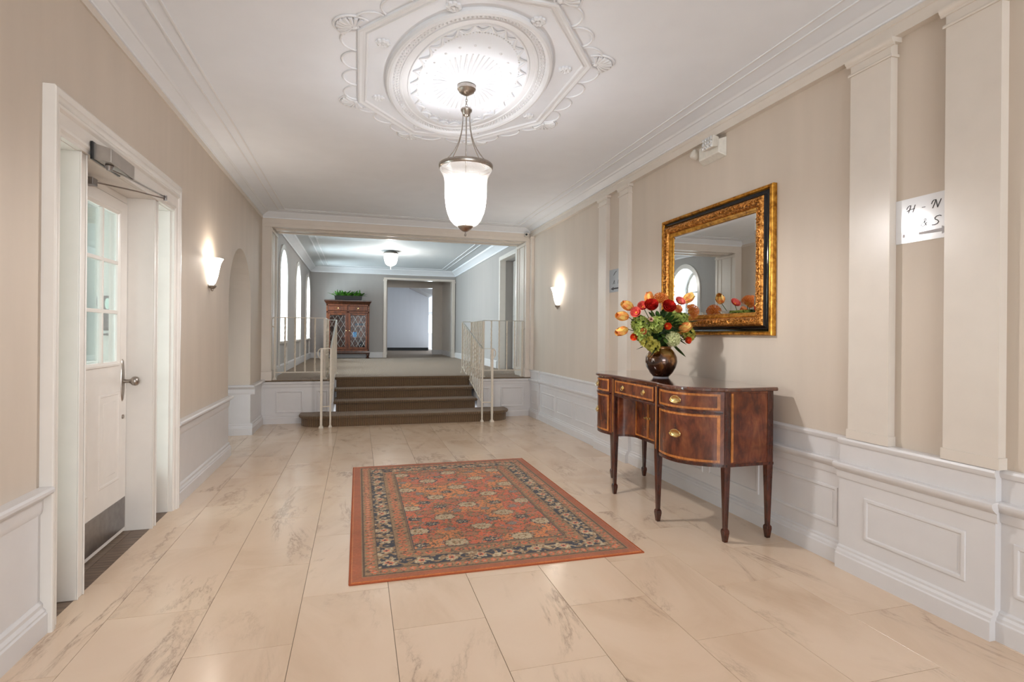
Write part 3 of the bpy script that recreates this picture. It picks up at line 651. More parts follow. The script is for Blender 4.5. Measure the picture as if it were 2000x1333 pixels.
for i in range(4):
    a = TAU*i/4+.6; c = (PXc+.034*math.cos(a), PYc+.034*math.sin(a), 0)
    obj('bulb', MB().lathe([(.0001, 2.080), (.010, 2.082), (.017, 2.12), (.018, 2.16), (.014, 2.19), (.006, 2.225), (.0001, 2.235)], c, 14), M['bulb'], hold, smooth=60)
point('pendant_light', (PXc, PYc+.0, 2.17), 43, (.98, .975, 1), .05)
sl = bpy.data.lights.new('pendant_downlight', 'SPOT'); sl.energy = 84; sl.color = (1, .985, .98); sl.spot_size = R(178); sl.spot_blend = .35; sl.shadow_soft_size = .06
so = bpy.data.objects.new('pendant_downlight', sl); so.location = (PXc, PYc, 2.28); COL.objects.link(so)

# ---- wall sconces
def sconce(x, y, z, sg, label, grp):
    o = thing('wall_sconce', label, 'wall light', (x, y, z), grp); fr_ = None
    def half(prof, dx): return MB().lathe([(r, z+q) for r, q in prof], (x+sg*.004, y, 0), 28, 1, 1, None, False, -PI/2 if sg > 0 else PI/2, PI/2 if sg > 0 else 3*PI/2)
    sh = half([(.028, -.11), (.050, -.085), (.068, -.03), (.078, .03), (.088, .085), (.104, .122), (.112, .132)], 0)
    obj('shade', sh, M['shade'], o, smooth=80)
    obj('backplate', MB().box(min(x, x+sg*.012), max(x, x+sg*.012), y-.035, y+.035, z-.12, z+.05), M['nickel'], o, bevel=.004)
    obj('finial', MB().lathe([(.034, z-.108), (.036, z-.116), (.024, z-.132), (.012, z-.140), (.014, z-.150), (.0001, z-.162)], (x+sg*.028, y, 0), 18), M['nickel'], o, smooth=40)
    obj('bulb', MB().ball((x+sg*.045, y, z+.03), .024, 10, (1, 1, 1.6)), M['bulb'], o, smooth=80)
    point('sconce_light', (x+sg*.055, y, z+.115), 7.5, (1, .90, .78), .02)
sconce(XL, 5.44, 1.805, 1, 'frosted glass half-bowl wall sconce beside the white door, shining on the beige wall', 'half-bowl wall sconces')
sconce(XR, 7.02, 1.79, -1, 'frosted glass half-bowl wall sconce on the long grey wall near the steps', 'half-bowl wall sconces')

# ---- semi-flush lamp of the inner hall
cx, cy = .66, 11.9
o = thing('ceiling_lamp', 'small semi-flush ceiling lamp with a white glass bowl in the upper hall', 'ceiling light', (cx, cy, 3.03))
obj('canopy', MB().lathe([(.0001, 3.03), (.10, 3.03), (.16, 2.985), (.165, 2.965), (.12, 2.96), (.0001, 2.96)], (cx, cy, 0), 32), M['nickel'], o, smooth=40)
obj('glass_bowl', MB().lathe([(.150, 2.962), (.142, 2.90), (.135, 2.83), (.110, 2.76), (.06, 2.72), (.0001, 2.71)], (cx, cy, 0), 32), M['shade'], o, smooth=80)
obj('finial', MB().lathe([(.022, 2.715), (.018, 2.70), (.008, 2.69), (.009, 2.66), (.0001, 2.645)], (cx, cy, 0), 14), M['nickel'], o, smooth=40)
point('hall_lamp', (cx, cy, 2.60), 30, (1, .96, .9), .06)
point('hall_lamp', (cx, cy, 2.90), 1.5, (1, .96, .9), .05)
# ---- emergency light, camera, closer, signs, dispenser
o = thing('emergency_light', 'white emergency light unit with a clear lens head high above the gilt mirror', 'emergency light', (2.63, 3.65, 2.70))
m = MB().hexa([(2.59, 3.52, 2.665), (2.59, 3.765, 2.665), (2.59, 3.765, 2.765), (2.59, 3.52, 2.765)], [(XR, 3.50, 2.635), (XR, 3.785, 2.635), (XR, 3.785, 2.785), (XR, 3.50, 2.785)])
obj('housing', m, M['white_plastic'], o, bevel=.006)
hd = obj('lamp_head', MB().hexa([(2.530, 3.510, 2.695), (2.530, 3.645, 2.695), (2.538, 3.645, 2.790), (2.538, 3.510, 2.790)], [(2.60, 3.525, 2.710), (2.60, 3.63, 2.710), (2.60, 3.63, 2.785), (2.60, 3.525, 2.785)]), M['white_plastic'], o, bevel=.008)
for i in range(4):
    for k in range(3):
        obj('led_lens', MB().ball((2.531, 3.530+.032*i, 2.712+.030*k), .014, 8, (.6, 1, 1)), M['ledlens'], hd, smooth=60)
hd = obj('lamp_head', MB().lathe([(.0001, -.035), (.034, -.03), (.040, 0), (.034, .02), (.0001, .03)], (2.60, 3.835, 2.745), 18, frame=Matrix.Rotation(R(-70), 3, 'Y')), M['white_plastic'], o, smooth=40)
o = thing('security_camera', 'tiny white security camera with a black eye in the corner above the steps', 'camera', (2.525, 8.17, 2.835))
obj('body', MB().box(2.505, 2.562, 8.15, 8.22, 2.815, 2.872), M['white_plastic'], o, bevel=.008)
obj('lens', MB().lathe([(.0001, .0), (.016, .0), (.016, .010), (.0001, .014)], (2.522, 8.152, 2.842), 16, frame=Matrix.Rotation(R(90), 3, 'X')), M['black_plastic'], o, smooth=40)
o = thing('door_closer', 'silver hydraulic door closer with folding arm above the white entrance door', 'door closer', (-1.22, 3.2, 2.12))
obj('cover', MB().hexa([(-1.248, 3.115, 2.122), (-1.248, 3.405, 2.122), (-1.248, 3.405, 2.200), (-1.248, 3.115, 2.200)], [(-1.170, 3.105, 2.108), (-1.170, 3.395, 2.100), (-1.170, 3.395, 2.172), (-1.170, 3.105, 2.176)]), M['closer'], o, bevel=.002)
obj('mounting_plate', MB().box(-1.256, -1.246, 3.10, 3.42, 2.118, 2.204), M['black_plastic'], o)
obj('spindle', MB().lathe([(.017, 2.112), (.020, 2.104), (.015, 2.092), (.012, 2.082), (.0001, 2.080)], (-1.20, 3.165, 0), 16), M['steel'], o, smooth=40)
obj('arm', MB().tube([(-1.20, 3.165, 2.088), (-1.185, 3.26, 2.092), (-1.175, 3.90, 2.128)], .008, 6, .5), M['steel'], o)
obj('arm', MB().tube([(-1.175, 3.90, 2.118), (-1.27, 3.72, 2.112), (-1.40, 3.50, 2.098)], .008, 6, .5), M['steel'], o)
obj('elbow', MB().lathe([(.0001, 2.138), (.010, 2.138), (.010, 2.106), (.0001, 2.106)], (-1.175, 3.90, 0), 12), M['steel'], o, smooth=40)
obj('bracket', MB().box(-1.428, -1.385, 3.45, 3.51, 2.075, 2.115), M['steel'], o, bevel=.003)
INK = mat_plain('dark_marker_ink', (.22, .21, .22), .6)
PAPER = mat_plain('laminated_white_paper', (.93, .93, .94), .12, 0, .01, 5)
def strokes(lines, yL, zB, wy, hz, x=2.6465, r=.0035):
    m = MB()
    for ln in lines: m.tube([(x, yL-p[0]*wy, zB+p[1]*hz) for p in ln], r, 4, .3, up=(1, 0, 0))
    return m
LH = [[(.0, .55), (.12, .85), (.3, 1.0), (.5, 1.0)], [(.48, 1.0), (.35, .5), (.2, 0)], [(.95, 1.0), (.8, .5), (.68, 0)], [(.05, .28), (.35, .45), (.9, .5)]]
LN = [[(.0, .55), (.1, .85), (.25, 1.0), (.48, 1.0)], [(.46, 1.0), (.30, .5), (.12, 0)], [(.46, 1.0), (.55, .5), (.62, 0)], [(.62, 0), (.8, .5), (1.0, 1.0)]]
LS = [[(1.0, .92), (.8, 1.0), (.5, .97), (.3, .8), (.35, .62), (.6, .48), (.72, .30), (.6, .10), (.3, 0), (.0, .02)]]
LA = [[(.95, .05), (.75, .2), (.55, .55), (.5, .85), (.65, 1.0), (.82, .9), (.75, .68), (.45, .5), (.1, .30), (.08, .10), (.3, 0), (.65, .12), (.95, .5)]]
DASH = [[(0, .5), (1, .5)]]
o = thing('direction_sign', 'white laminated paper sign reading H - N & S with an arrow, between the two nearest pilasters', 'sign', (2.648, 2.0, 1.757), 'laminated paper direction signs')
obj('sheet', MB().box(2.6465, 2.6495, 1.8855, 2.155, 1.757, 1.978), PAPER, o)
X0 = 2.645
for nm, L_, a, b, wy, hz, rr in (('letter', LH, 2.098, 1.905, .046, .036, .0022), ('hyphen', DASH, 2.021, 1.905, .017, .03, .0018), ('letter', LN, 1.975, 1.905, .046, .038, .0024), ('ampersand', LA, 2.026, 1.826, .032, .038, .0018), ('letter', LS, 1.972, 1.824, .044, .041, .0024)):
    obj(nm, strokes(L_, a, b, wy, hz, X0, rr), INK, o, smooth=50)
AR = mat_plain('grey_arrow_ink', (.58, .55, .55), .4)
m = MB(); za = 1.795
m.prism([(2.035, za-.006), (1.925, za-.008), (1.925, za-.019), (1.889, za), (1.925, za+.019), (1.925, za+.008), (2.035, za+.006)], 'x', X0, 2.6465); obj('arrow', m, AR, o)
obj('arrow_tail', MB().box(X0, 2.6465, 2.107, 2.117, za-.008, za+.008), AR, o)  # gap between shaft and tail stands for glare on the laminate
o = thing('direction_sign', 'grey-looking paper sign half hidden in the far niche, its arrow pointing toward the steps', 'sign', (2.648, 5.28, 1.72), 'laminated paper direction signs')
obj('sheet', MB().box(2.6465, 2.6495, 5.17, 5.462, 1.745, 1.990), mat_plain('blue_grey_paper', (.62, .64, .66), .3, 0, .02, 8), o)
m = MB(); za = 1.782
m.prism([(5.19, za-.008), (5.36, za-.008), (5.36, za-.018), (5.43, za), (5.36, za+.018), (5.36, za+.008), (5.19, za+.008)], 'x', X0, 2.6465); obj('arrow', m, INK, o)
obj('writing', MB().tube([(X0, 5.36, 1.925), (X0, 5.33, 1.95), (X0, 5.29, 1.965)], .003, 4, .4), INK, o); obj('writing', MB().tube([(X0, 5.37, 1.83), (X0, 5.34, 1.87), (X0, 5.335, 1.83)], .003, 4, .4), INK, o); obj('writing', MB().tube([(X0, 5.26, 1.83), (X0, 5.24, 1.88), (X0, 5.22, 1.835)], .003, 4, .4), INK, o)
o = thing('sanitizer_dispenser', 'dark wall-mounted hand sanitizer dispenser seen through the door glass', 'dispenser', (-1.93, 5.13, 1.26))
m = MB(); m.layers([[(-2.015+i, 5.2, z), (-1.855-i, 5.2, z), (-1.855-i, 5.2-d, z), (-2.015+i, 5.2-d, z)] for z, i, d in ((1.285, .03, .07), (1.40, .01, .10), (1.50, .0, .11), (1.555, .004, .11), (1.565, .01, .10))])
obj('housing', m, M['grey_plastic'], o, bevel=.008)
obj('emblem', MB().lathe([(.0001, .003), (.03, .003), (.03, 0)], (-1.935, 5.092, 1.50), 20, .6, 1.5, Matrix.Rotation(R(90), 3, 'X')), mat_plain('pale_emblem', (.75, .88, .83), .4), o)
obj('drip_tray', MB().box(-2.0, -1.87, 5.09, 5.2, 1.245, 1.26), M['grey_plastic'], o, bevel=.004)

# ================================================================== STEPS
st = thing('carpeted_steps', 'flight of four brown ribbed-carpet steps rising to the upper hall', 'steps', (.7, 8.1, 0))
def step_outline(x0, x1, yf, yb, r, inset):
    x0 += inset; x1 -= inset; yf += inset; r = max(.01, r-inset); pts = [(x0, yb)]
    n = 8 if r > .02 else 1
    for i in range(n+1): a = PI+PI/2*i/n; pts.append((x0+r+r*math.cos(a), yf+r+r*math.sin(a)))
    for i in range(n+1): a = -PI/2+PI/2*i/n; pts.append((x1-r+r*math.cos(a), yf+r+r*math.sin(a)))
    pts.append((x1, yb)); return pts
RISE = PZ/4
for k, (x0, x1, yf, yb, r) in enumerate(((-.78, 2.215, 7.765, 8.215, .30), (-.33, 1.765, 8.14, 8.70, .008), (-.33, 1.765, 8.40, 8.70, .008))):
    zt_, zb_ = RISE*(k+1), RISE*k
    rings = [[(x, y, z) for x, y in step_outline(x0, x1, yf, yb, r, i)] for z, i in ((zb_+.001, .034), (zt_-.045, .034), (zt_-.040, .010), (zt_-.030, .002), (zt_-.018, .0), (zt_-.007, .006), (zt_-.001, .018), (zt_, .034))]
    obj('step', MB().layers(rings), M['carpet'], st, smooth=50)
rings = [[(x, y, z) for x, y in step_outline(-.33, 1.765, 8.66, 8.70, .008, i)] for z, i in ((RISE*3+.001, .020), (PZ-.045, .020), (PZ-.040, .008), (PZ-.03, .002), (PZ-.018, 0), (PZ-.007, .004), (PZ, .012))]
obj('step', MB().layers(rings), M['carpet'], st, smooth=50)

# ================================================================== RAILINGS
def twist(h, r=.009, turns=9, n=56):
    m = MB(); rings = []
    for i in range(n+1):
        f = i/n; tw = TAU*turns*min(1, max(0, (f-.1)/.8))/4*1.0
        rings.append([(r*1.35*math.cos(tw*1.0+TAU*k/4), r*1.35*math.sin(tw+TAU*k/4), h*f) for k in range(4)])
    return m.layers(rings)
def railing(side, label, sx):
    # sx: +1 for the left flight side (wall towards -x), -1 for the other
    X = {'wall': (-1.130, 2.520), 'corner': (-.462, 1.889), 'stair': (-.338, 1.735), 'low': (-.352, 1.745), 'out': (-.466, 1.885)}
    g = 0 if side == 'a' else 1; Xw, Xc, Xs, Xl, Xo = (X[k][g] for k in ('wall', 'corner', 'stair', 'low', 'out')); YG, YT, YL = 8.33, 9.30, 7.735
    zt_, zr, zb_ = 1.487, PZ, .712
    o = thing('stair_railing', label, 'railing', (Xc, YG, 0), 'white iron stair railings')
    def bar(nm, pts, r=.010, flat=1, mat='iron'): return obj(nm, MB().tube(pts, r, 4 if r > .009 else 6, flat), M[mat], o, smooth=20)
    sgn = -1 if g == 0 else 1
    pts = [(Xs, YT, zt_), (Xc, YT, zt_), (Xc, YG, zt_+.004), (Xw+sgn*.02, YG, zt_+.004)]
    bar('top_rail', pts[:2], .013, .6, 'iron_grey'); bar('top_rail', pts[1:3], .013, .6, 'iron_grey'); bar('top_rail', pts[2:], .013, .6, 'iron_grey' if g else 'iron')
    bar('handrail', [(Xs, YT, zt_), (Xl, YL+.07, 1.088), (Xl, YL, 1.070)], .014, .6, 'iron_grey'); bar('handrail', [(Xl, YL, 1.068), (Xo+sgn*.01, YL-.015, 1.068)], .013, .6, 'iron' if g == 0 else 'iron_grey')
    def scroll(c, s, z): return [(c[0]+s*(.0+.05*math.sin(a)*(1-.25*a/PI)), c[1], z-.055+.055*math.cos(a)*(1-.15*a/PI)-.012*a) for a in [PI*1.25*i/12 for i in range(13)]]
    bar('scroll', scroll((Xo+sgn*.005, YL-.015), sgn, 1.070), .009, .8); bar('scroll', scroll((Xw+sgn*.01, YG), sgn, zt_+.004), .009, .8)
    for (x, y, za, zb2, r) in ((Xw, YG, zr, zt_, .012), (Xc, YG, zr, zt_, .018 if g == 0 else .014), (Xc, YT, zr, zt_, .010), (Xs, YT, zr, zt_, .011), (Xl, YL+.02, 0, 1.075, .011), (Xo, YL-.015, 0, 1.066, .015)):
        p = obj('post', MB().box(x-r, x+r, y-r, y+r, za, zb2-.006), M['iron'], o, bevel=.002)
        obj('foot', MB().layers([[(x-q, y-q, z), (x+q, y-q, z), (x+q, y+q, z), (x-q, y+q, z)] for z, q in ((za, r*2), (za+.012, r*2), (za+.035, r*1.1))]), M['iron'], p, bevel=.002)
    bar('bottom_rail', [(Xw, YG, zb_), (Xc, YG, zb_)], .010); bar('bottom_rail', [(Xc, YG, zb_), (Xc, YT, zb_)], .010); bar('bottom_rail', [(Xc, YT, zb_), (Xs, YT, zb_)], .010)
    bar('bottom_rail', [(Xl, YL+.02, .285), (Xs, YT, .715)], .009); bar('bottom_rail', [(Xl, YL+.02, .285), (Xo, YL-.015, .285)], .009)
    base = None
    def bal(x, y, z0, z1):
        nonlocal base
        h = z1-z0; b = obj('baluster', twist(h), M['iron'], o, smooth=15) if False else None
        me = BAL.get(round(h, 2))
        if me is None: me = mesh_of('baluster', twist(h), 0); me.materials.append(M['iron']); BAL[round(h, 2)] = me
        b = bpy.data.objects.new('baluster', me); COL.objects.link(b); b.parent = o; b.location = Vector((x, y, z0))-o.location
    n = 4
    for i in range(1, n+1): bal(Xw+(Xc-Xw)*i/(n+1), YG, zb_, zt_)
    for i in range(1, 8): bal(Xc, YG+(YT-YG)*i/8, zb_, zt_)
    for i in range(1, 11):
        f = i/11; y = YL+.02+(YT-YL-.02)*f; x = Xl+(Xs-Xl)*f; bal(x, y, .285+.43*f, 1.072+(zt_-1.072)*f)
BAL = {}
railing('a', 'cream wrought-iron railing of twisted balusters on the window side of the steps', 1)
railing('b', 'cream wrought-iron railing of twisted balusters on the sconce side of the steps', -1)

# ================================================================== RUG
def rug():
    W_, L_ = 1.655, 2.485; x0, y0 = -.028, 2.884; nx, ny = 300, 450
    gx, gy = np.meshgrid(np.linspace(0, W_, nx+1), np.linspace(0, L_, ny+1)); rng = np.random.default_rng(3)
    z = np.full(gx.shape, .009); ed = np.minimum(np.minimum(gx, W_-gx), np.minimum(gy, L_-gy)); z[ed < .004] = .001
    z += rng.normal(0, .0004, gx.shape)*(ed > .004)
    def n2(s, seed):
        r_ = np.random.default_rng(seed); a = r_.random((int(L_/s)+3, int(W_/s)+3)); u, v = gx/s, gy/s; i, j = u.astype(int), v.astype(int); fu, fv = u-i, v-j
        fu = fu*fu*(3-2*fu); fv = fv*fv*(3-2*fv)
        return (a[j, i]*(1-fu)+a[j, i+1]*fu)*(1-fv)+(a[j+1, i]*(1-fu)+a[j+1, i+1]*fu)*fv
    C = {k: np.array(lin(v)[:3]) for k, v in dict(rust=(.85, .41, .22), rust2=(.88, .52, .27), red=(.81, .34, .21), tan=(.60, .46, .31), navy=(.13, .15, .20), cream=(.76, .68, .54), brown=(.38, .27, .17), olive=(.54, .42, .26), grey=(.52, .50, .48)).items()}
    col = np.zeros(gx.shape+(3,)); f1, f2, f3 = n2(.022, 1), n2(.011, 2), n2(.20, 5); f4 = n2(.007, 9)
    k = f3[..., None]; col[:] = C['rust']*(1-k)+C['red']*k; m_ = f3 > .62; col[m_] = C['rust2']
    # field speckle and vines
    vine = np.abs(np.sin(gx*46+3*np.sin(gy*21))+np.sin(gy*38+2.5*np.sin(gx*19))) < .16; col[vine] = C['olive']*.9
    col[(f2 > .80)] = C['brown']; col[(f2 < .15)] = C['tan']; col[(f4 > .88)] = C['cream']*.8; f5, f6 = n2(.045, 31), n2(.014, 33); col[(f5 > .60) & (f6 > .60)] = C['olive']*.95; col[(f5 < .34) & (f6 > .66)] = C['grey']*.8; col[(f6 < .13)] = C['brown']*1.1
    def ros(cx, cy, r, c1, c2, c3, pet=8):
        dx, dy = gx-cx+(f1-.5)*.022, gy-cy+(f2-.5)*.018; a = np.arctan2(dy, dx*.8); d = np.hypot(dx*.8, dy*1.05)
        e = r*(.78+.22*np.abs(np.cos(pet*a/2))); m1 = d < e; col[m1] = c2; col[d < e*.84] = c1; col[(d < e*.84) & (np.abs(np.sin(pet*a/2)) < .22) & (d > r*.3)] = c3; col[d < r*.34] = c3; col[d < r*.2] = c1
    ic = .355; kx = 4; ky = 7
    q = 0
    for j in range(15):
        for i in range(9):
            cx = ic+(W_-2*ic)*(i+.5)/9; cy = ic+(L_-2*ic)*(j+.5)/15; q = (i*7+j*5) % 11
            if (i+j) % 2: continue
            big = (i % 4 == (0 if (j//2) % 2 else 2)) and j % 2 == 0
            if big: ros(cx, cy, .070, C['cream'], C['brown'] if q % 2 else C['navy'], C['olive'], 10)
            elif q % 3 == 0: ros(cx, cy, .044, C['navy'], C['brown'], C['cream'], 6)
            elif q % 3 == 1: ros(cx, cy, .050, C['tan'], C['brown'], C['red'], 8)
            else: ros(cx, cy, .036, C['grey'], C['brown'], C['olive'], 6)
    col[(f4 < .10)] = C['rust']*.9
    # borders
    t = np.where(np.minimum(gx, W_-gx) < np.minimum(gy, L_-gy), gy, gx); s = ed
    def setb(a, b, c): col[(s >= a) & (s < b)] = c
    setb(0, .36, C['tan'])
    mb_ = (s >= .26) & (s < .345); ph = np.abs((t/.058) % 1-.5)+np.abs((s-.302)/.07); col[mb_ & (ph < .42)] = C['rust']; col[mb_ & (ph < .20)] = C['olive']; col[mb_ & (f2 > .72)] = C['brown']
    setb(.345, .350, C['brown']); setb(.350, .357, C['tan']*.8); setb(.357, .362, C['navy'])
    setb(.252, .258, C['brown'])
    mb_ = (s >= .145) & (s < .252); col[mb_] = C['navy']
    u = t/.17; wav = .199+.032*np.sin(TAU*u); col[mb_ & (np.abs(s-wav) < .010)] = C['tan']; col[mb_ & (f1 > .60)] = C['tan']; col[mb_ & (f1 > .60) & (f2 > .55)] = C['cream']; col[mb_ & (f1 < .16)] = C['olive']
    fl_ = np.hypot(((u+.25) % 1-.5)*.17, s-.199); pt = .036*(.8+.2*np.cos(6*np.arctan2(s-.199, ((u+.25) % 1-.5)*.17))); col[mb_ & (fl_ < pt)] = C['cream']*.95; col[mb_ & (fl_ < pt*.62)] = C['rust']; col[mb_ & (fl_ < pt*.3)] = C['navy']
    setb(.138, .145, C['brown'])
    mb_ = (s >= .075) & (s < .138); ph = np.abs((t/.050) % 1-.5)+np.abs((s-.106)/.065); col[mb_ & (ph < .40)] = C['rust']; col[mb_ & (ph < .18)] = C['cream']*.8; col[mb_ & (f2 > .76)] = C['brown']
    setb(.066, .075, C['brown']*.8); setb(.058, .066, C['tan'])
    k = n2(.03, 12)[s < .058][:, None]; col[s < .058] = np.array(lin((.70, .37, .18))[:3])*.80*(1-k*.35)+C['rust']*.25*k
    setb(0, .008, C['rust2']*.8)
    wv = (.86+.28*rng.random(gx.shape))[..., None]; col = np.clip(col*wv*(.9+.2*n2(.09, 21))[..., None], 0, 1)
    v = np.stack([gx+x0, gy+y0, z], -1).reshape(-1, 3); idx = np.arange((nx+1)*(ny+1)).reshape(ny+1, nx+1)
    f = np.stack([idx[:-1, :-1], idx[:-1, 1:], idx[1:, 1:], idx[1:, :-1]], -1).reshape(-1, 4)
    cx_, cy_ = x0+W_/2, y0+L_/2; v[:, 0] -= cx_; v[:, 1] -= cy_
    me = bpy.data.meshes.new('pile'); me.vertices.add(len(v)); me.vertices.foreach_set('co', v.ravel()); me.loops.add(f.size); me.loops.foreach_set('vertex_index', f.ravel())
    me.polygons.add(len(f)); me.polygons.foreach_set('loop_start', np.arange(0, f.size, 4)); me.update(); me.validate()
    at = me.color_attributes.new('dye', 'FLOAT_COLOR', 'POINT'); at.data.foreach_set('color', np.concatenate([col.reshape(-1, 3), np.ones((len(v), 1))], 1).ravel().astype(np.float32))
    T = NT('woven_rug_wool'); a = T.n('VertexColor', layer_name='dye'); nz = T.n('TexNoise', i_Scale=420.0, i_Detail=2.0); tc = T.coord('Object'); T.l(tc, 0, nz, 'Vector')
    r = T.ramp(nz, 'Fac', [(.3, (.72, .72, .72, 1)), (.7, (1.1, 1.1, 1.1, 1))]); mx = T.n('MixRGB', blend_type='MULTIPLY', i_Fac=.7); T.l(a, 'Color', mx, 'Color1'); T.l(r, 0, mx, 'Color2'); T.l(mx, 0, T.b, 'Base Color')
    T.set(Roughness=.95); T.b.inputs['Sheen Weight'].default_value = .2; T.bump(nz, 'Fac', .5, .003)
    me.materials.append(T.m)
    o = thing('area_rug', 'rust-red oriental area rug with navy floral border lying on the marble floor', 'rug', (cx_, cy_, 0))
    p = bpy.data.objects.new('pile', me); COL.objects.link(p); p.parent = o; ORG[p.name] = Vector((cx_, cy_, 0))
    e = .004; xs0, xs1, ys0, ys1 = x0-e, x0+W_+e, y0-e, y0+L_+e
    obj('bound_edge', MB().tube([(xs0, ys0, .004), (xs1, ys0, .004), (xs1, ys1, .004), (xs0, ys1, .004), (xs0, ys0+.001, .004)], .0045, 6), mat_plain('rust_binding', (.66, .33, .18), .9, 0, .15, 200, .4), o)
rug()
# ================================================================== SIDEBOARD
SB = thing('sideboard', 'serpentine mahogany sideboard with satinwood banding and brass oval pulls against the wall', 'sideboard', (2.27, 3.68, 0))
YM = 3.68
P0, P1 = Vector((1.992, 3.325)), Vector((2.195, 2.885))
def bayC(s, h=.115, off=0, far=False):
    ch = P1-P0; n = Vector((ch.y, -ch.x)).normalized(); n = n if n.x < 0 else -n
    p = P0+ch*s+n*(h*4*s*(1-s)); tg_ = (ch+n*(h*4*(1-2*s))).normalized(); nn = Vector((tg_.y, -tg_.x)); nn = nn if nn.dot(n) > 0 else -nn
    p = p+nn*off
    return (p.x, p.y if not far else 2*YM-p.y)
def bay_slab(s0, s1, z0, z1, o0, o1, far, n=16, h=.115):
    m = MB(); a = [bayC(s0+(s1-s0)*i/n, h, o1, far) for i in range(n+1)]; b = [bayC(s0+(s1-s0)*i/n, h, o0, far) for i in range(n+1)]
    return m.prism(a+b[::-1], 'z', z0, z1)
BX = 2.545
def plan(off=0, recess=0, n=14, back=BX, endy=2.885, h=.115):
    near = [(back, endy-off), (P1.x-off*.3, endy-off)]+[bayC(1-i/n, h, off) for i in range(n+1)]
    if recess:
        c = [(2.02, 3.385)]+[(2.02+.11*math.sin(PI/2*i/8), 3.385+.10*(1-math.cos(PI/2*i/8))) for i in range(1, 9)]; near += c
    far = [(x, 2*YM-y) for x, y in near][::-1]
    return near+far
body = MB().prism(plan(0), 'z', .800, .938); body.prism(plan(0, 1), 'z', .485, .800)
obj('body', body, M['mahogany'], SB, smooth=30)
obj('apron_moulding', MB().prism(plan(.006, 1), 'z', .470, .487), M['mahogany_dark'], SB, smooth=30)
tp = MB(); o1, o2 = plan(.018, 0, back=2.56), plan(.024, 0, back=2.56)
tp.layers([[(x, y, z) for x, y in q] for q, z in ((o1, .938), (o2, .943), (o2, .955), (o1, .962))]); obj('top', tp, M['mahogany_top'], SB, smooth=30)
obj('recess_soffit_band', MB().box(1.983, 2.02, 3.37, 2*YM-3.37, .793, .806), M['mahogany_dark'], SB, bevel=.002)
def bail(parent, c, nrm, w_=.040, h_=.026, r=.0032, drop=.0):
    """oval backplate with swing handle: c centre, nrm outward (2D)"""
    n = Vector((nrm[0], nrm[1], 0)).normalized(); side = Vector((-n.y, n.x, 0)); F = Matrix((side, Vector((0, 0, 1)), n)).transposed()
    p = obj('backplate', MB().lathe([(1, 0), (.96, .003), (.80, .0035), (.74, .002), (.0001, .003)], c, 28, w_, h_, F), M['brass'], parent, smooth=50)
    c = Vector(c); pts = [c+side*(w_*.86*math.cos(a))+Vector((0, 0, -h_*.10+h_*.62*math.sin(a)))+n*(.010-.0*a) for a in [PI+PI*i/14 for i in range(15)]]
    pts = [c+side*(-w_*.86)+n*.002]+pts+[c+side*(w_*.86)+n*.002]
    obj('pull', MB().tube(pts, r, 6), M['brass'], p, smooth=50)
for far in (False, True):
    for nm, za, zb, ch in (('drawer', .822, .922, .872), ('drawer', .497, .792, .655)):
        dr = obj(nm, bay_slab(.055, .945, za, zb, -.004, .007, far), M['mahogany'], SB, smooth=30)
        for a, b, c, d in ((.055, .945, zb-.014, zb), (.055, .945, za, za+.014), (.055, .085, za+.014, zb-.014), (.915, .945, za+.014, zb-.014)): obj('inlay_band', bay_slab(a, b, c, d, .0066, .0085, far, 16 if b-a > .5 else 2), M['satinwood'], dr, smooth=30)
        p = bayC(.42, .115, .0075, far); q = bayC(.42, .115, .05, far); bail(dr, (p[0], p[1], ch), (q[0]-p[0], q[1]-p[1]), .044, .027)
    obj('cock_bead', bay_slab(.03, .97, .800, .812, 0, .014, far), M['mahogany_dark'], SB, smooth=30)
    # panelled end
# centre drawer and doors
DXX = 1.990; ca, cb = 3.385, 2*YM-3.385
dr = obj('drawer', MB().box(DXX-.008, DXX+.03, ca, cb, .822, .922), M['mahogany'], SB, bevel=.002)
for a, b, c, d in ((ca, cb, .909, .922), (ca, cb, .822, .835), (ca, ca+.013, .835, .909), (cb-.013, cb, .835, .909)): obj('inlay_band', MB().box(DXX-.0105, DXX-.0075, a, b, c, d), M['satinwood'], dr)
FX = Matrix.Rotation(R(-90), 3, 'Y')
for yy in (3.52, 3.84):
    p = obj('backplate', MB().lathe([(.019, 0), (.019, .003), (.013, .005), (.006, .012), (.0001, .013)], (DXX-.0085, yy, .872), 24, frame=FX), M['brass'], dr, smooth=50)
    obj('ring_pull', MB().tube([(DXX-.020, yy+.014*math.cos(a), .866+.014*math.sin(a)) for a in [TAU*i/16 for i in range(17)]], .0024, 6), M['brass'], p, smooth=50)
for a, b, kn in ((3.492, 3.677, 3.655), (3.683, 3.868, 3.705)):
    d_ = obj('door', MB().box(2.112, 2.135, a, b, .500, .790), M['mahogany'], SB, bevel=.002)
    for (p, q, c, d) in ((a, b, .500, .511), (a, b, .779, .790), (a, a+.011, .511, .779), (b-.011, b, .511, .779)): obj('inlay_band', MB().box(2.109, 2.113, p, q, c, d), M['satinwood'], d_)
    obj('knob', MB().lathe([(.010, 0), (.010, .002), (.004, .004), (.004, .010), (.008, .014), (.007, .020), (.0001, .022)], (2.112, kn, .655), 18, frame=FX), M['brass'], d_, smooth=50)
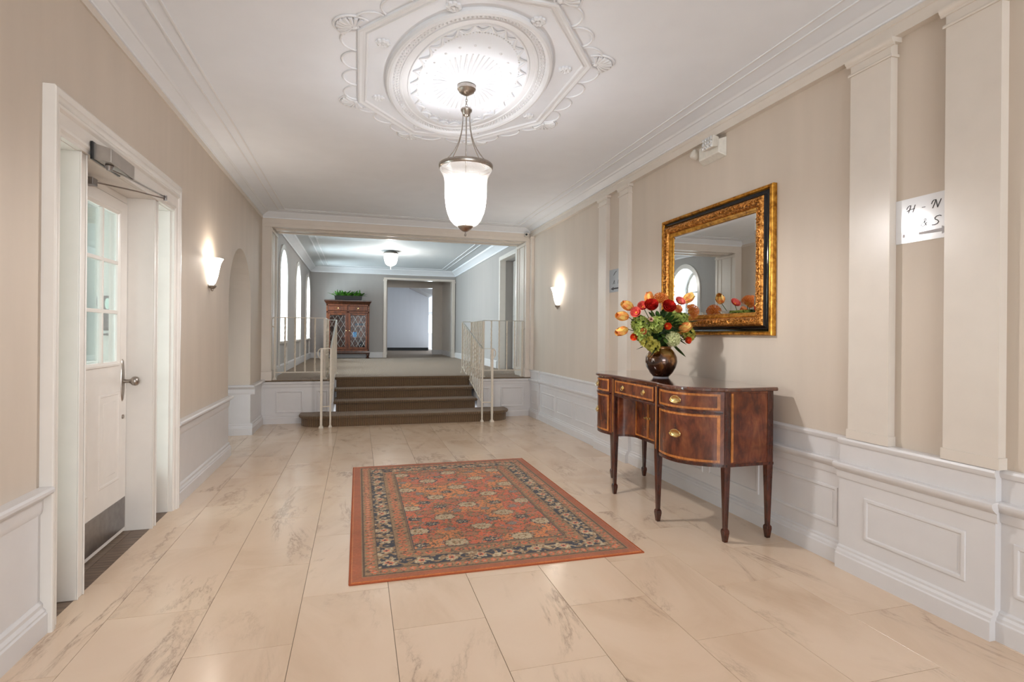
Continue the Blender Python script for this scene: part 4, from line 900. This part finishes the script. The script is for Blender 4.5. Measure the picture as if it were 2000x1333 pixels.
def leg(x, y, zt_, w_=.021, ang=0, inlay=False):
    m = MB(); sq = lambda q, z: [(x+q*math.cos(ang+PI/4+PI/2*k)*1.414, y+q*math.sin(ang+PI/4+PI/2*k)*1.414, z) for k in range(4)]
    m.layers([sq(w_, zt_), sq(w_, .50), sq(w_*.98, .45), sq(.012, .085), sq(.018, .075), sq(.019, .060), sq(.012, .001)])
    l = obj('leg', m, M['mahogany_dark'], SB, bevel=.0015)
    if inlay:
        for s in (-1, 1):
            mm = MB(); c, s_2 = math.cos(ang), math.sin(ang)
            def Lp(u, v_, z): return (x+u*c-v_*s_2, y+u*s_2+v_*c, z)
            if s < 0: obj('inlay_line', mm.hexa([Lp(-w_-.0012, -.006, .93), Lp(-w_-.0012, .006, .93), Lp(-w_+.002, .006, .93), Lp(-w_+.002, -.006, .93)], [Lp(-w_-.0012, -.006, .50), Lp(-w_-.0012, .006, .50), Lp(-w_+.002, .006, .50), Lp(-w_+.002, -.006, .50)]), M['satinwood'], l)
leg(2.207, 2.902, .938, ang=0, inlay=True); leg(2.207, 2*YM-2.902, .938, inlay=True); leg(2.004, 3.350, .938, ang=0, inlay=True); leg(2.004, 2*YM-3.350, .938, inlay=True)
leg(2.522, 2.902, .938); leg(2.522, 2*YM-2.902, .938)
for s in (1, -1):
    y = 2.885 if s > 0 else 2*YM-2.885
    e = obj('end_panel', MB().box(2.235, 2.497, min(y-s*.003, y+s*.01), max(y-s*.003, y+s*.01), .497, .925), M['mahogany'], SB, bevel=.002)
    obj('inlay_band', MB().box(2.230, 2.246, min(y-s*.005, y), max(y-s*.005, y), .497, .925), M['satinwood'], e)

# ================================================================== MIRROR
mr = thing('wall_mirror', 'rectangular mirror in a carved gilt frame with a black cove, hung above the sideboard', 'mirror', (2.65, 3.665, 1.288))
MA, MBb, MZ0, MZ1 = 2.985, 4.345, 1.288, 2.297
def fr_part(nm, prof, mt, sm=40): return obj(nm, MB().frame_rect('x-', XR, MA, MBb, MZ0, MZ1, prof), M[mt], mr, smooth=sm)
fr_part('outer_gilt_rim', [(0, .001), (0, .030), (.006, .038), (.014, .036), (.022, .040), (.028, .034), (.030, .024)], 'gold')
fr_part('black_cove', [(.030, .024), (.036, .022), (.050, .026), (.064, .040), (.070, .048)], 'black_lacquer')
fr_part('carved_band', [(.068, .046), (.072, .056), (.084, .064), (.100, .066), (.116, .060), (.126, .048), (.130, .040)], 'gold_carved')
fr_part('inner_gilt_lip', [(.130, .040), (.134, .044), (.142, .042), (.152, .032), (.160, .030), (.160, .022)], 'gold')
m = MB(); i0 = .158
m.box(XR-.012, XR-.002, MA+.03, MBb-.03, MZ0+.03, MZ1-.03); obj('backing', m, M['black_lacquer'], mr)
m = MB(); A0, A1, B0, B1 = MA+i0, MBb-i0, MZ0+i0, MZ1-i0; e = .024
q0 = [(XR-.020, A0, B0), (XR-.020, A1, B0), (XR-.020, A1, B1), (XR-.020, A0, B1)]; q1 = [(XR-.0225, A0+e, B0+e), (XR-.0225, A1-e, B0+e), (XR-.0225, A1-e, B1-e), (XR-.0225, A0+e, B1-e)]
m.add(q0+q1, [(0, 1, 5, 4), (1, 2, 6, 5), (2, 3, 7, 6), (3, 0, 4, 7), (4, 5, 6, 7)]); obj('mirror_glass', m, M['mirror'], mr)
m = MB(); rr_ = random.Random(4)                            # carved scroll leaves round the band
per = []
for a, b, c, d, n in ((MA+.1, MZ0+.1, MBb-.1, MZ0+.1, 44), (MBb-.1, MZ0+.1, MBb-.1, MZ1-.1, 32), (MBb-.1, MZ1-.1, MA+.1, MZ1-.1, 44), (MA+.1, MZ1-.1, MA+.1, MZ0+.1, 32)):
    for i in range(n): f = i/n; per.append((a+(c-a)*f, b+(d-b)*f))
for i, (y, z) in enumerate(per):
    ph = i*.9; r = .013; sg = 1 if i % 2 else -1
    m.tube([(XR-.064-.006*math.sin(PI*k/7), y+sg*r*(1-k/11)*math.cos(ph+k*.7), z+r*(1-k/11)*math.sin(ph+k*.7)) for k in range(8)], [.0028+.002*math.sin(PI*k/7) for k in range(8)], 5)
    m.ball((XR-.068, y+rr_.uniform(-.02, .02), z+rr_.uniform(-.02, .02)), .004, 5)
tag(obj('carved_scrollwork', m, M['gold_carved'], mr, smooth=60), kind='stuff')
m = MB()
for a, b, c, d, n in ((MA+.010, MZ0+.010, MBb-.010, MZ0+.010, 130), (MBb-.010, MZ0+.010, MBb-.010, MZ1-.010, 98), (MBb-.010, MZ1-.010, MA+.010, MZ1-.010, 130), (MA+.010, MZ1-.010, MA+.010, MZ0+.010, 98)):
    for i in range(n): f = (i+.5)/n; m.ball((XR-.037, a+(c-a)*f, b+(d-b)*f), .0045, 5)
tag(obj('rim_beading', m, M['gold'], mr, smooth=60), kind='stuff')

# ================================================================== VASE AND FLOWERS
VX, VY, VZ = 2.236, 3.710, .962
T = NT('bronze_lustre_glass'); mp = T.coord('Object'); nz = T.n('TexNoise', i_Scale=7.0, i_Detail=3.0, i_Distortion=1.2); T.l(mp, 0, nz, 'Vector')
sp = T.n('SeparateXYZ'); T.l(mp, 0, sp, 0); mr_ = T.n('MapRange', i_1=.02, i_2=.20, i_3=-.10, i_4=.22); T.l(sp, 'Z', mr_, 0); ad = T.n('Math', operation='ADD'); T.l(nz, 'Fac', ad, 0); T.l(mr_, 0, ad, 1)
r = T.ramp(ad, 0, [(.40, (.10, .045, .025)), (.55, (.28, .14, .05)), (.68, (.58, .38, .16)), (.80, (.74, .58, .34))]); T.l(r, 0, T.b, 'Base Color'); T.set(Roughness=.07, Metallic=.55); T.b.inputs['Coat Weight'].default_value = 1; M['vase'] = T.m
vs = thing('vase', 'round bronze lustre glass vase standing on the sideboard', 'vase', (VX, VY, VZ))
obj('bowl', MB().lathe([(.0001, .004), (.052, .004), (.062, .010), (.088, .040), (.110, .080), (.120, .120), (.116, .160), (.100, .194), (.084, .212), (.074, .222), (.076, .232), (.082, .238), (.078, .238), (.070, .228), (.074, .214), (.088, .19), (.10, .16), (.06, .12), (.0001, .12)], (VX, VY, VZ), 48), M['vase'], vs, smooth=60)
obj('foot_ring', MB().lathe([(.0001, .0), (.056, .0), (.060, .005), (.054, .010), (.0001, .010)], (VX, VY, VZ), 40), mat_plain('pale_glass_foot', (.62, .62, .64), .15), vs, smooth=40)
VC = Vector((VX, VY, VZ+.235))
LG = mat_two('leaf_green', (.16, .26, .10), (.33, .43, .17), 30, .5, rand=3)
DG = mat_two('dark_leaf_green', (.10, .20, .07), (.22, .36, .13), 30, .5, rand=3)
FM = {'tulip': mat_two('yellow_orange_petal', (.93, .55, .28), (.95, .79, .42), 28, .5, (1, 1, 1), 3, .4, .6, rand=3), 'ranunculus': mat_two('red_petal', (.62, .07, .05), (.85, .17, .11), 34, .5), 'gerbera': mat_two('coral_pink_petal', (.80, .20, .20), (.92, .44, .38), 40, .5),
      'protea': mat_two('burnt_orange_petal', (.76, .36, .10), (.90, .60, .28), 60, .6), 'peach': mat_two('peach_petal', (.92, .50, .28), (.97, .70, .45), 40, .5), 'poppy': mat_two('orange_red_petal', (.86, .22, .08), (.95, .38, .15), 40, .5),
      'snowball': mat_two('cream_green_petal', (.72, .74, .50), (.88, .88, .68), 70, .6), 'green': mat_two('yellow_green_petal', (.44, .52, .18), (.68, .72, .36), 40, .6), 'lime': mat_two('chartreuse_petal', (.56, .54, .16), (.78, .74, .34), 40, .6),
      'dark': mat_two('dark_red_centre', (.25, .02, .05), (.45, .06, .10), 40, .5), 'pale': mat_two('pale_pink_petal', (.80, .62, .52), (.92, .80, .70), 40, .5), 'yolk': mat_two('yellow_centre', (.75, .50, .12), (.90, .70, .25), 60, .6)}
def basis(d):
    d = Vector(d).normalized(); a = d.cross(Vector((.13, .2, 1))).normalized(); return a, d.cross(a).normalized(), d
def petal(m, c, F, a, r0, ang, L, W_, cup, n=5):
    """petal rooted on the axis, azimuth a, opening angle ang (0 closed, 90 flat)"""
    A, B, D = F; rad = A*math.cos(a)+B*math.sin(a); tan_ = -A*math.sin(a)+B*math.cos(a); vs_ = []; fs = []
    for i in range(n+1):
        f = i/n; an = R(ang)*(1-cup*f); 
        p = Vector(c)+rad*(r0+L*f*math.sin(an))+D*(L*f*math.cos(an)); wd = W_*math.sin(PI*min(1, .12+.80*f))**.7
        up_ = D*math.sin(an)*-1+rad*math.cos(an)
        for s in (-1, -.5, 0, .5, 1): vs_.append(p+tan_*(wd*s)-up_*(wd*.35*s*s))
    for i in range(n):
        for k in range(4): b = i*5+k; fs.append((b, b+1, b+6, b+5))
    m.add(vs_, fs)
def stem_to(o, p, d):
    p = Vector(p); mid = VC.lerp(p, .55)+Vector((0, 0, .02)); q = VC+Vector((0, 0, -.06))
    pts = [q.lerp(mid, i/4) for i in range(4)]+[mid.lerp(p, i/4) for i in range(5)]
    obj('stem', MB().tube(pts, .0028, 6), LG, o, smooth=60)
NAMES = {'tulip': 'tulip', 'ranunculus': 'ranunculus', 'gerbera': 'gerbera', 'protea': 'pincushion_flower', 'peach': 'ranunculus', 'poppy': 'poppy', 'snowball': 'snowball_bloom', 'green': 'hydrangea_cluster', 'lime': 'hydrangea_cluster', 'dark': 'wax_flower'}
LABS = ['yellow-orange tulip reaching out furthest up beside the far pilaster', 'yellow-orange tulip stretching out sideways, middle one of the three outer ones', 'yellow tulip bud drooping lowest on the outer side of the bouquet', 'upright yellow tulip at the top of the bouquet', 'yellow-orange tulip leaning in front of the mirror glass', 'plump yellow and red tulip low at the mirror side of the bouquet',
        'large deep red ranunculus, nearer the outer tulips', 'large deep red ranunculus beside the mirror frame', 'coral-pink gerbera below the uppermost outer tulip', 'small coral-pink bloom tucked behind the first red ranunculus', 'spiky pink star bloom against the mirror frame', 'burnt-orange pincushion flower crowning the bouquet', 'burnt-orange pincushion flower jutting out in front of the mirror',
        'peach ranunculus below the pink star bloom', 'small peach bloom among the yellow-green clusters on the outer side', 'orange-red poppy in the middle of the bouquet', 'orange-red poppy low on the outer side of the bouquet', 'orange-red poppy low on the mirror side', 'round cream-green snowball bloom above the vase rim', 'small pale wax flower with a dark red eye',
        'yellow-green hydrangea cluster, upper one on the outer side', 'yellow-green hydrangea cluster beside the small peach bloom', 'yellow-green hydrangea cluster below the red ranunculus pair', 'yellow-green hydrangea cluster closest to the mirror', 'yellow-green hydrangea cluster behind the central poppy', 'chartreuse hydrangea cluster hanging over the vase shoulder', 'chartreuse hydrangea cluster touching the vase rim', 'chartreuse hydrangea cluster behind the mirror-side poppy']
FL = [
('tulip', 1.939, 3.690, 1.502, -1.00, 0.45),
('tulip', 1.877, 3.650, 1.423, -1.00, 0.12),
('tulip', 1.894, 3.690, 1.314, -1.00, -0.35),
('tulip', 2.158, 3.760, 1.565, -0.15, 1.00),
('tulip', 2.481, 3.730, 1.576, 0.75, 0.60),
('tulip', 2.357, 3.580, 1.345, 0.50, 0.25),
('ranunculus', 2.096, 3.620, 1.498, -0.20, 0.70),
('ranunculus', 2.219, 3.590, 1.492, 0.10, 0.50),
('gerbera', 1.979, 3.630, 1.450, -0.60, 0.30),
('gerbera', 2.089, 3.730, 1.499, -0.40, 0.60),
('gerbera', 2.378, 3.690, 1.539, 0.30, 0.80),
('protea', 2.226, 3.710, 1.568, 0.00, 1.00),
('protea', 2.567, 3.740, 1.478, 0.90, 0.35),
('peach', 2.335, 3.650, 1.481, 0.30, 0.40),
('peach', 2.006, 3.570, 1.311, -0.20, 0.10),
('poppy', 2.183, 3.550, 1.354, 0.10, -0.10),
('poppy', 1.968, 3.630, 1.273, -0.60, -0.20),
('poppy', 2.394, 3.620, 1.252, 0.70, -0.20),
('snowball', 2.250, 3.560, 1.256, 0.20, -0.10),
('dark', 2.058, 3.560, 1.401, 0.00, 0.10),
('green', 2.008, 3.650, 1.368, -0.50, 0.00),
('green', 2.007, 3.610, 1.303, -0.40, 0.00),
('green', 2.120, 3.580, 1.372, 0.00, 0.20),
('green', 2.383, 3.660, 1.400, 0.60, 0.20),
('green', 2.327, 3.670, 1.423, 0.30, 0.40),
('lime', 2.044, 3.600, 1.236, -0.30, -0.30),
('lime', 2.105, 3.610, 1.198, -0.10, -0.50),
('lime', 2.462, 3.670, 1.295, 0.60, -0.10),
]
rf = random.Random(11)
for (kind, x, y, z, du, dv), lab in zip(FL, LABS):
    if kind == 'protea' and x > 2.5: x = 2.535
    p = Vector((x, y, z)); d = rt*du+Vector((0, 0, dv))-fw*(.35 if kind in ('tulip',) else 1.0 if kind in ('ranunculus', 'gerbera', 'peach', 'poppy', 'dark') else .5); F = basis(d); D = F[2]
    o = thing(NAMES[kind], lab, 'flower', tuple(VC)); m = MB(); mt = FM[kind]
    if kind == 'tulip':
        c = p-D*.05
        for k in range(3): petal(m, c, F, TAU*k/3, .004, 37, .104, .034, .74)
        for k in range(3): petal(m, c, F, TAU*k/3+PI/3, .006, 42, .100, .034, .78)
        obj('petals', m, mt, o, smooth=70); stem_to(o, c, D)
    elif kind in ('ranunculus', 'peach'):
        S_ = 1.35 if kind == 'ranunculus' else (.85 if z > 1.4 else .6); c = p-D*.018*S_
        for lay_, (n, ang, L, W_) in enumerate(((5, 22, .022, .012), (6, 40, .030, .016), (7, 56, .038, .020), (8, 70, .046, .023), (9, 84, .052, .024))):
            for k in range(n): petal(m, c+D*.004*S_*(5-lay_), F, TAU*k/n+lay_*.5, .002, ang, L*S_, W_*S_, .45)
        m.ball(p-D*.012*S_, .012*S_, 8); obj('petals', m, mt, o, smooth=70); stem_to(o, c, D)
    elif kind in ('gerbera', 'poppy', 'dark'):
        n, L, W_, ang = {'gerbera': (20, .047, .009, 78), 'poppy': (6, .042, .026, 46), 'dark': (6, .020, .009, 75)}[kind]
        for q in range(2):
            for k in range(n): petal(m, p-D*.004, F, TAU*k/n+q*.2, .004, ang-14*q, L*(1-.25*q), W_, .3)
        obj('petals', m, mt if kind != 'dark' else FM['pale'], o, smooth=70); obj('flower_centre', MB().ball(p+D*.003, .008, 8), FM['dark' if kind == 'dark' else 'yolk'], o, smooth=70); stem_to(o, p, D)
    elif kind == 'protea':
        for k in range(150):
            th, ph = math.acos(1-1.25*((k+.5)/150)), k*2.39996; v_ = F[0]*math.sin(th)*math.cos(ph)+F[1]*math.sin(th)*math.sin(ph)+D*math.cos(th)
            m.tube([p-D*.02+v_*.014, p-D*.02+v_*.046, p-D*.02+v_*.060+D*.006], [.0018, .0016, .0030], 4)
        obj('petals', m, mt, o, smooth=70); obj('flower_centre', MB().ball(p-D*.02, .022, 10), FM['yolk'], o, smooth=70); stem_to(o, p-D*.03, D)
    else:
        Rr = {'snowball': .050, 'green': .050, 'lime': .040}[kind]; n = {'snowball': 120, 'green': 46, 'lime': 30}[kind]; W_ = {'snowball': .0065, 'green': .013, 'lime': .012}[kind]
        for k in range(n):
            th, ph = math.acos(1-1.8*((k+.5)/n)), k*2.39996; v_ = F[0]*math.sin(th)*math.cos(ph)+F[1]*math.sin(th)*math.sin(ph)+D*math.cos(th)
            rr = Rr*(1 if kind == 'snowball' else rf.uniform(.75, 1.15)); G_ = basis(v_+Vector((rf.uniform(-.3, .3), rf.uniform(-.3, .3), rf.uniform(-.3, .3))))
            for j in range(4): petal(m, p-D*.012+v_*rr, G_, TAU*j/4+k, .001, 76, W_*1.9, W_*.9, .2, 2)
        tag(obj('florets', m, mt, o, smooth=70), kind='stuff'); obj('flower_centre', MB().ball(p-D*.012, Rr*.88, 10), LG if kind != 'snowball' else mt, o, smooth=70); stem_to(o, p-D*.03, D)
# foliage
fo = thing('foliage_spray', 'dark green leaves filling the bouquet between the flowers', 'leaves', tuple(VC))
def leaf(c, d, L, W_, mt, bend=.3):
    A, B, D = basis(d); vs_ = []; fs = []; n = 6
    for i in range(n+1):
        f = i/n; p = Vector(c)+D*(L*f)-Vector((0, 0, 1))*(bend*L*f*f); wd = W_*math.sin(PI*(.06+.94*f))**.8*(1-.3*f)
        for s in (-1, 0, 1): vs_.append(p+A*(wd*s)+B*(abs(s)*wd*.25))
    for i in range(n):
        for k in range(2): b = i*3+k; fs.append((b, b+1, b+4, b+3))
    return MB().add(vs_, fs)
for k in range(120):
    ph = k*2.39996; th = math.acos(1-1.35*((k+.5)/120)); v_ = Vector((math.sin(th)*math.cos(ph)*.85, math.sin(th)*math.sin(ph), math.cos(th)*1.05)); c = VC+Vector((-.01, -.02, .11))+v_*rf.uniform(.07, .13)
    if c.x+.08*v_.x > 2.52: continue
    obj('leaf', leaf(c, v_, rf.uniform(.06, .10), rf.uniform(.014, .024), DG if k % 3 else LG), DG if k % 3 else LG, fo, smooth=60)
for c, d, L in (((2.13, 3.62, 1.24), -rt+Vector((0, 0, -.35)), .15), ((2.27, 3.60, 1.22), rt*.8+Vector((0, 0, -.7)), .13), ((2.05, 3.62, 1.33), -rt+Vector((0, 0, .5)), .10), ((2.42, 3.66, 1.39), rt+Vector((0, 0, .2)), .10), ((2.12, 3.58, 1.20), -rt*.6+Vector((0, 0, -.8)), .09)):
    obj('leaf', leaf(c, d, L, .026, DG, .1), DG, fo, smooth=60)
obj('greenery_core', MB().ball(VC+Vector((0, 0, .10)), .095, 14, (1, 1, 1.15)), DG, fo, smooth=70)

# ================================================================== CHINA CABINET AND PLANTER
KX0, KX1, KY, KYb = -.795, .285, 14.87, 15.25; KZ = PZ
cb_ = thing('china_cabinet', 'cherry china cabinet with two drawers and lattice glass doors in the upper hall', 'cabinet', (-.25, 15.06, PZ))
m = MB().box(KX0, KX0+.04, KY, KYb, .80, 2.02).box(KX1-.04, KX1, KY, KYb, .80, 2.02).box(KX0, KX1, KYb-.02, KYb, .80, 2.02).box(KX0, KX1, KY, KYb, .80, .84).box(KX0, KX1, KY, KYb, 1.80, 1.84).box(KX0, KX1, KY, KYb, 1.98, 2.03)
m.box(-.28, -.23, KY, KY+.03, .84, 2.0); m.box(KX0+.04, KX1-.04, KY+.05, KYb, 1.84, 1.98)
obj('body', m, M['cherry'], cb_, bevel=.003)
obj('cornice', MB().layers([[(KX0-i, KY-i, z), (KX1+i, KY-i, z), (KX1+i, KYb, z), (KX0-i, KYb, z)] for z, i in ((2.02, .004), (2.035, .012), (2.06, .02), (2.085, .045), (2.10, .05), (2.125, .05), (2.13, .04))]), M['cherry_dark'], cb_, smooth=20)
obj('base_moulding', MB().layers([[(KX0-i, KY-i, z), (KX1+i, KY-i, z), (KX1+i, KYb, z), (KX0-i, KYb, z)] for z, i in ((.725, .015), (.75, .02), (.79, .01), (.805, .004))]), M['cherry_dark'], cb_, smooth=20)
for x in (KX0+.03, KX1-.03):
    for y in (KY+.03, KYb-.05): obj('foot', MB().lathe([(.035, .73), (.045, .70), (.03, .66), (.024, .64), (.045, .62), (.04, PZ), (.0001, PZ)], (x, y, 0), 14), M['cherry_dark'], cb_, smooth=50)
for a, b in ((KX0+.05, -.275), (-.235, KX1-.05)):
    d_ = obj('drawer', MB().box(a, b, KY-.008, KY+.05, 1.855, 1.975), M['cherry'], cb_, bevel=.004)
    obj('knob', MB().lathe([(.012, 0), (.008, .01), (.020, .02), (.018, .03), (.0001, .034)], ((a+b)/2, KY-.008, 1.915), 16, frame=Matrix.Rotation(R(90), 3, 'X')), M['brass'], d_, smooth=50)
    dr = obj('door', MB().frame_rect('y-', KY+.02, a, b, .85, 1.79, [(0, 0), (0, .028), (.045, .028), (.05, .022), (.05, 0)]), M['cherry'], cb_, smooth=30)
    obj('pane', MB().box(a+.045, b-.045, KY+.012, KY+.015, .89, 1.75), M['glass_thin'], dr)
    hw, z0_, z1_ = (b-a)/2-.05, .90, 1.74; cxx = (a+b)/2
    for k in range(-5, 9):
        for s in (-1, 1):
            pts = []; 
            for q in range(41):
                xx = cxx-hw+2*hw*q/40; zz = z0_+k*.25+s*(xx-cxx)*1.75+.1
                if z0_ <= zz <= z1_: pts.append((xx, KY+.006, zz))
            if len(pts) > 2: obj('lattice_bar', MB().tube([pts[0], pts[-1]], .0035, 4), M['nickel'], dr)
    obj('knob', MB().lathe([(.006, 0), (.010, .012), (.0001, .02)], (b-.02 if a < -.3 else a+.02, KY-.008, 1.33), 12, frame=Matrix.Rotation(R(90), 3, 'X')), M['brass'], dr, smooth=50)
for z in (1.14, 1.45): obj('shelf', MB().box(KX0+.04, KX1-.04, KY+.06, KYb-.02, z, z+.02), M['cherry'], cb_)
tag(obj('card', MB().box(-.135, -.035, 14.96, 14.97, 1.165, 1.30), mat_two('bright_blue_card', (.10, .45, .80), (.35, .75, .95), 12, .5)), 'bright blue card standing on the middle cabinet shelf', 'card')
m = MB().lathe([(.0001, .845), (.05, .845), (.085, .90), (.09, .96), (.05, 1.02), (.02, 1.05), (.025, 1.07), (.0001, 1.07)], (.10, 15.05, 0), 20); tag(obj('bottle_vase', m, mat_plain('navy_glaze', (.03, .05, .12), .2), smooth=50), 'dark blue squat vase on the bottom shelf of the cabinet', 'vase')
m = MB().box(-.08, .16, 14.99, 15.15, 1.472, 1.53); tag(obj('serving_box', m, mat_plain('slate_blue_paint', (.12, .17, .25), .4), bevel=.005), 'dark slate-blue box on the top shelf of the cabinet', 'box')
pl = thing('planter_box', 'black trough planter of ferns on top of the china cabinet', 'planter', (-.25, 15.05, 2.13))
obj('trough', MB().layers([[(-.60+i, 14.98+i, z), (.10-i, 14.98+i, z), (.10-i, 15.13-i, z), (-.60+i, 15.13-i, z)] for z, i in ((2.131, .015), (2.25, 0), (2.255, 0), (2.255, .012), (2.20, .014))]), M['black_plastic'], pl)
FG = mat_two('fern_green', (.12, .30, .06), (.34, .55, .16), 20, .5, rand=3)
for k in range(130):
    c = Vector((rf.uniform(-.58, .08), rf.uniform(15.0, 15.11), 2.245)); a = rf.uniform(0, TAU); d = Vector((math.cos(a)*.8, math.sin(a)*.6-.25, rf.uniform(.35, 1.3)))
    obj('frond', leaf(c, d, rf.uniform(.18, .30), rf.uniform(.022, .036), FG, rf.uniform(.2, .6)), FG, pl, smooth=60)
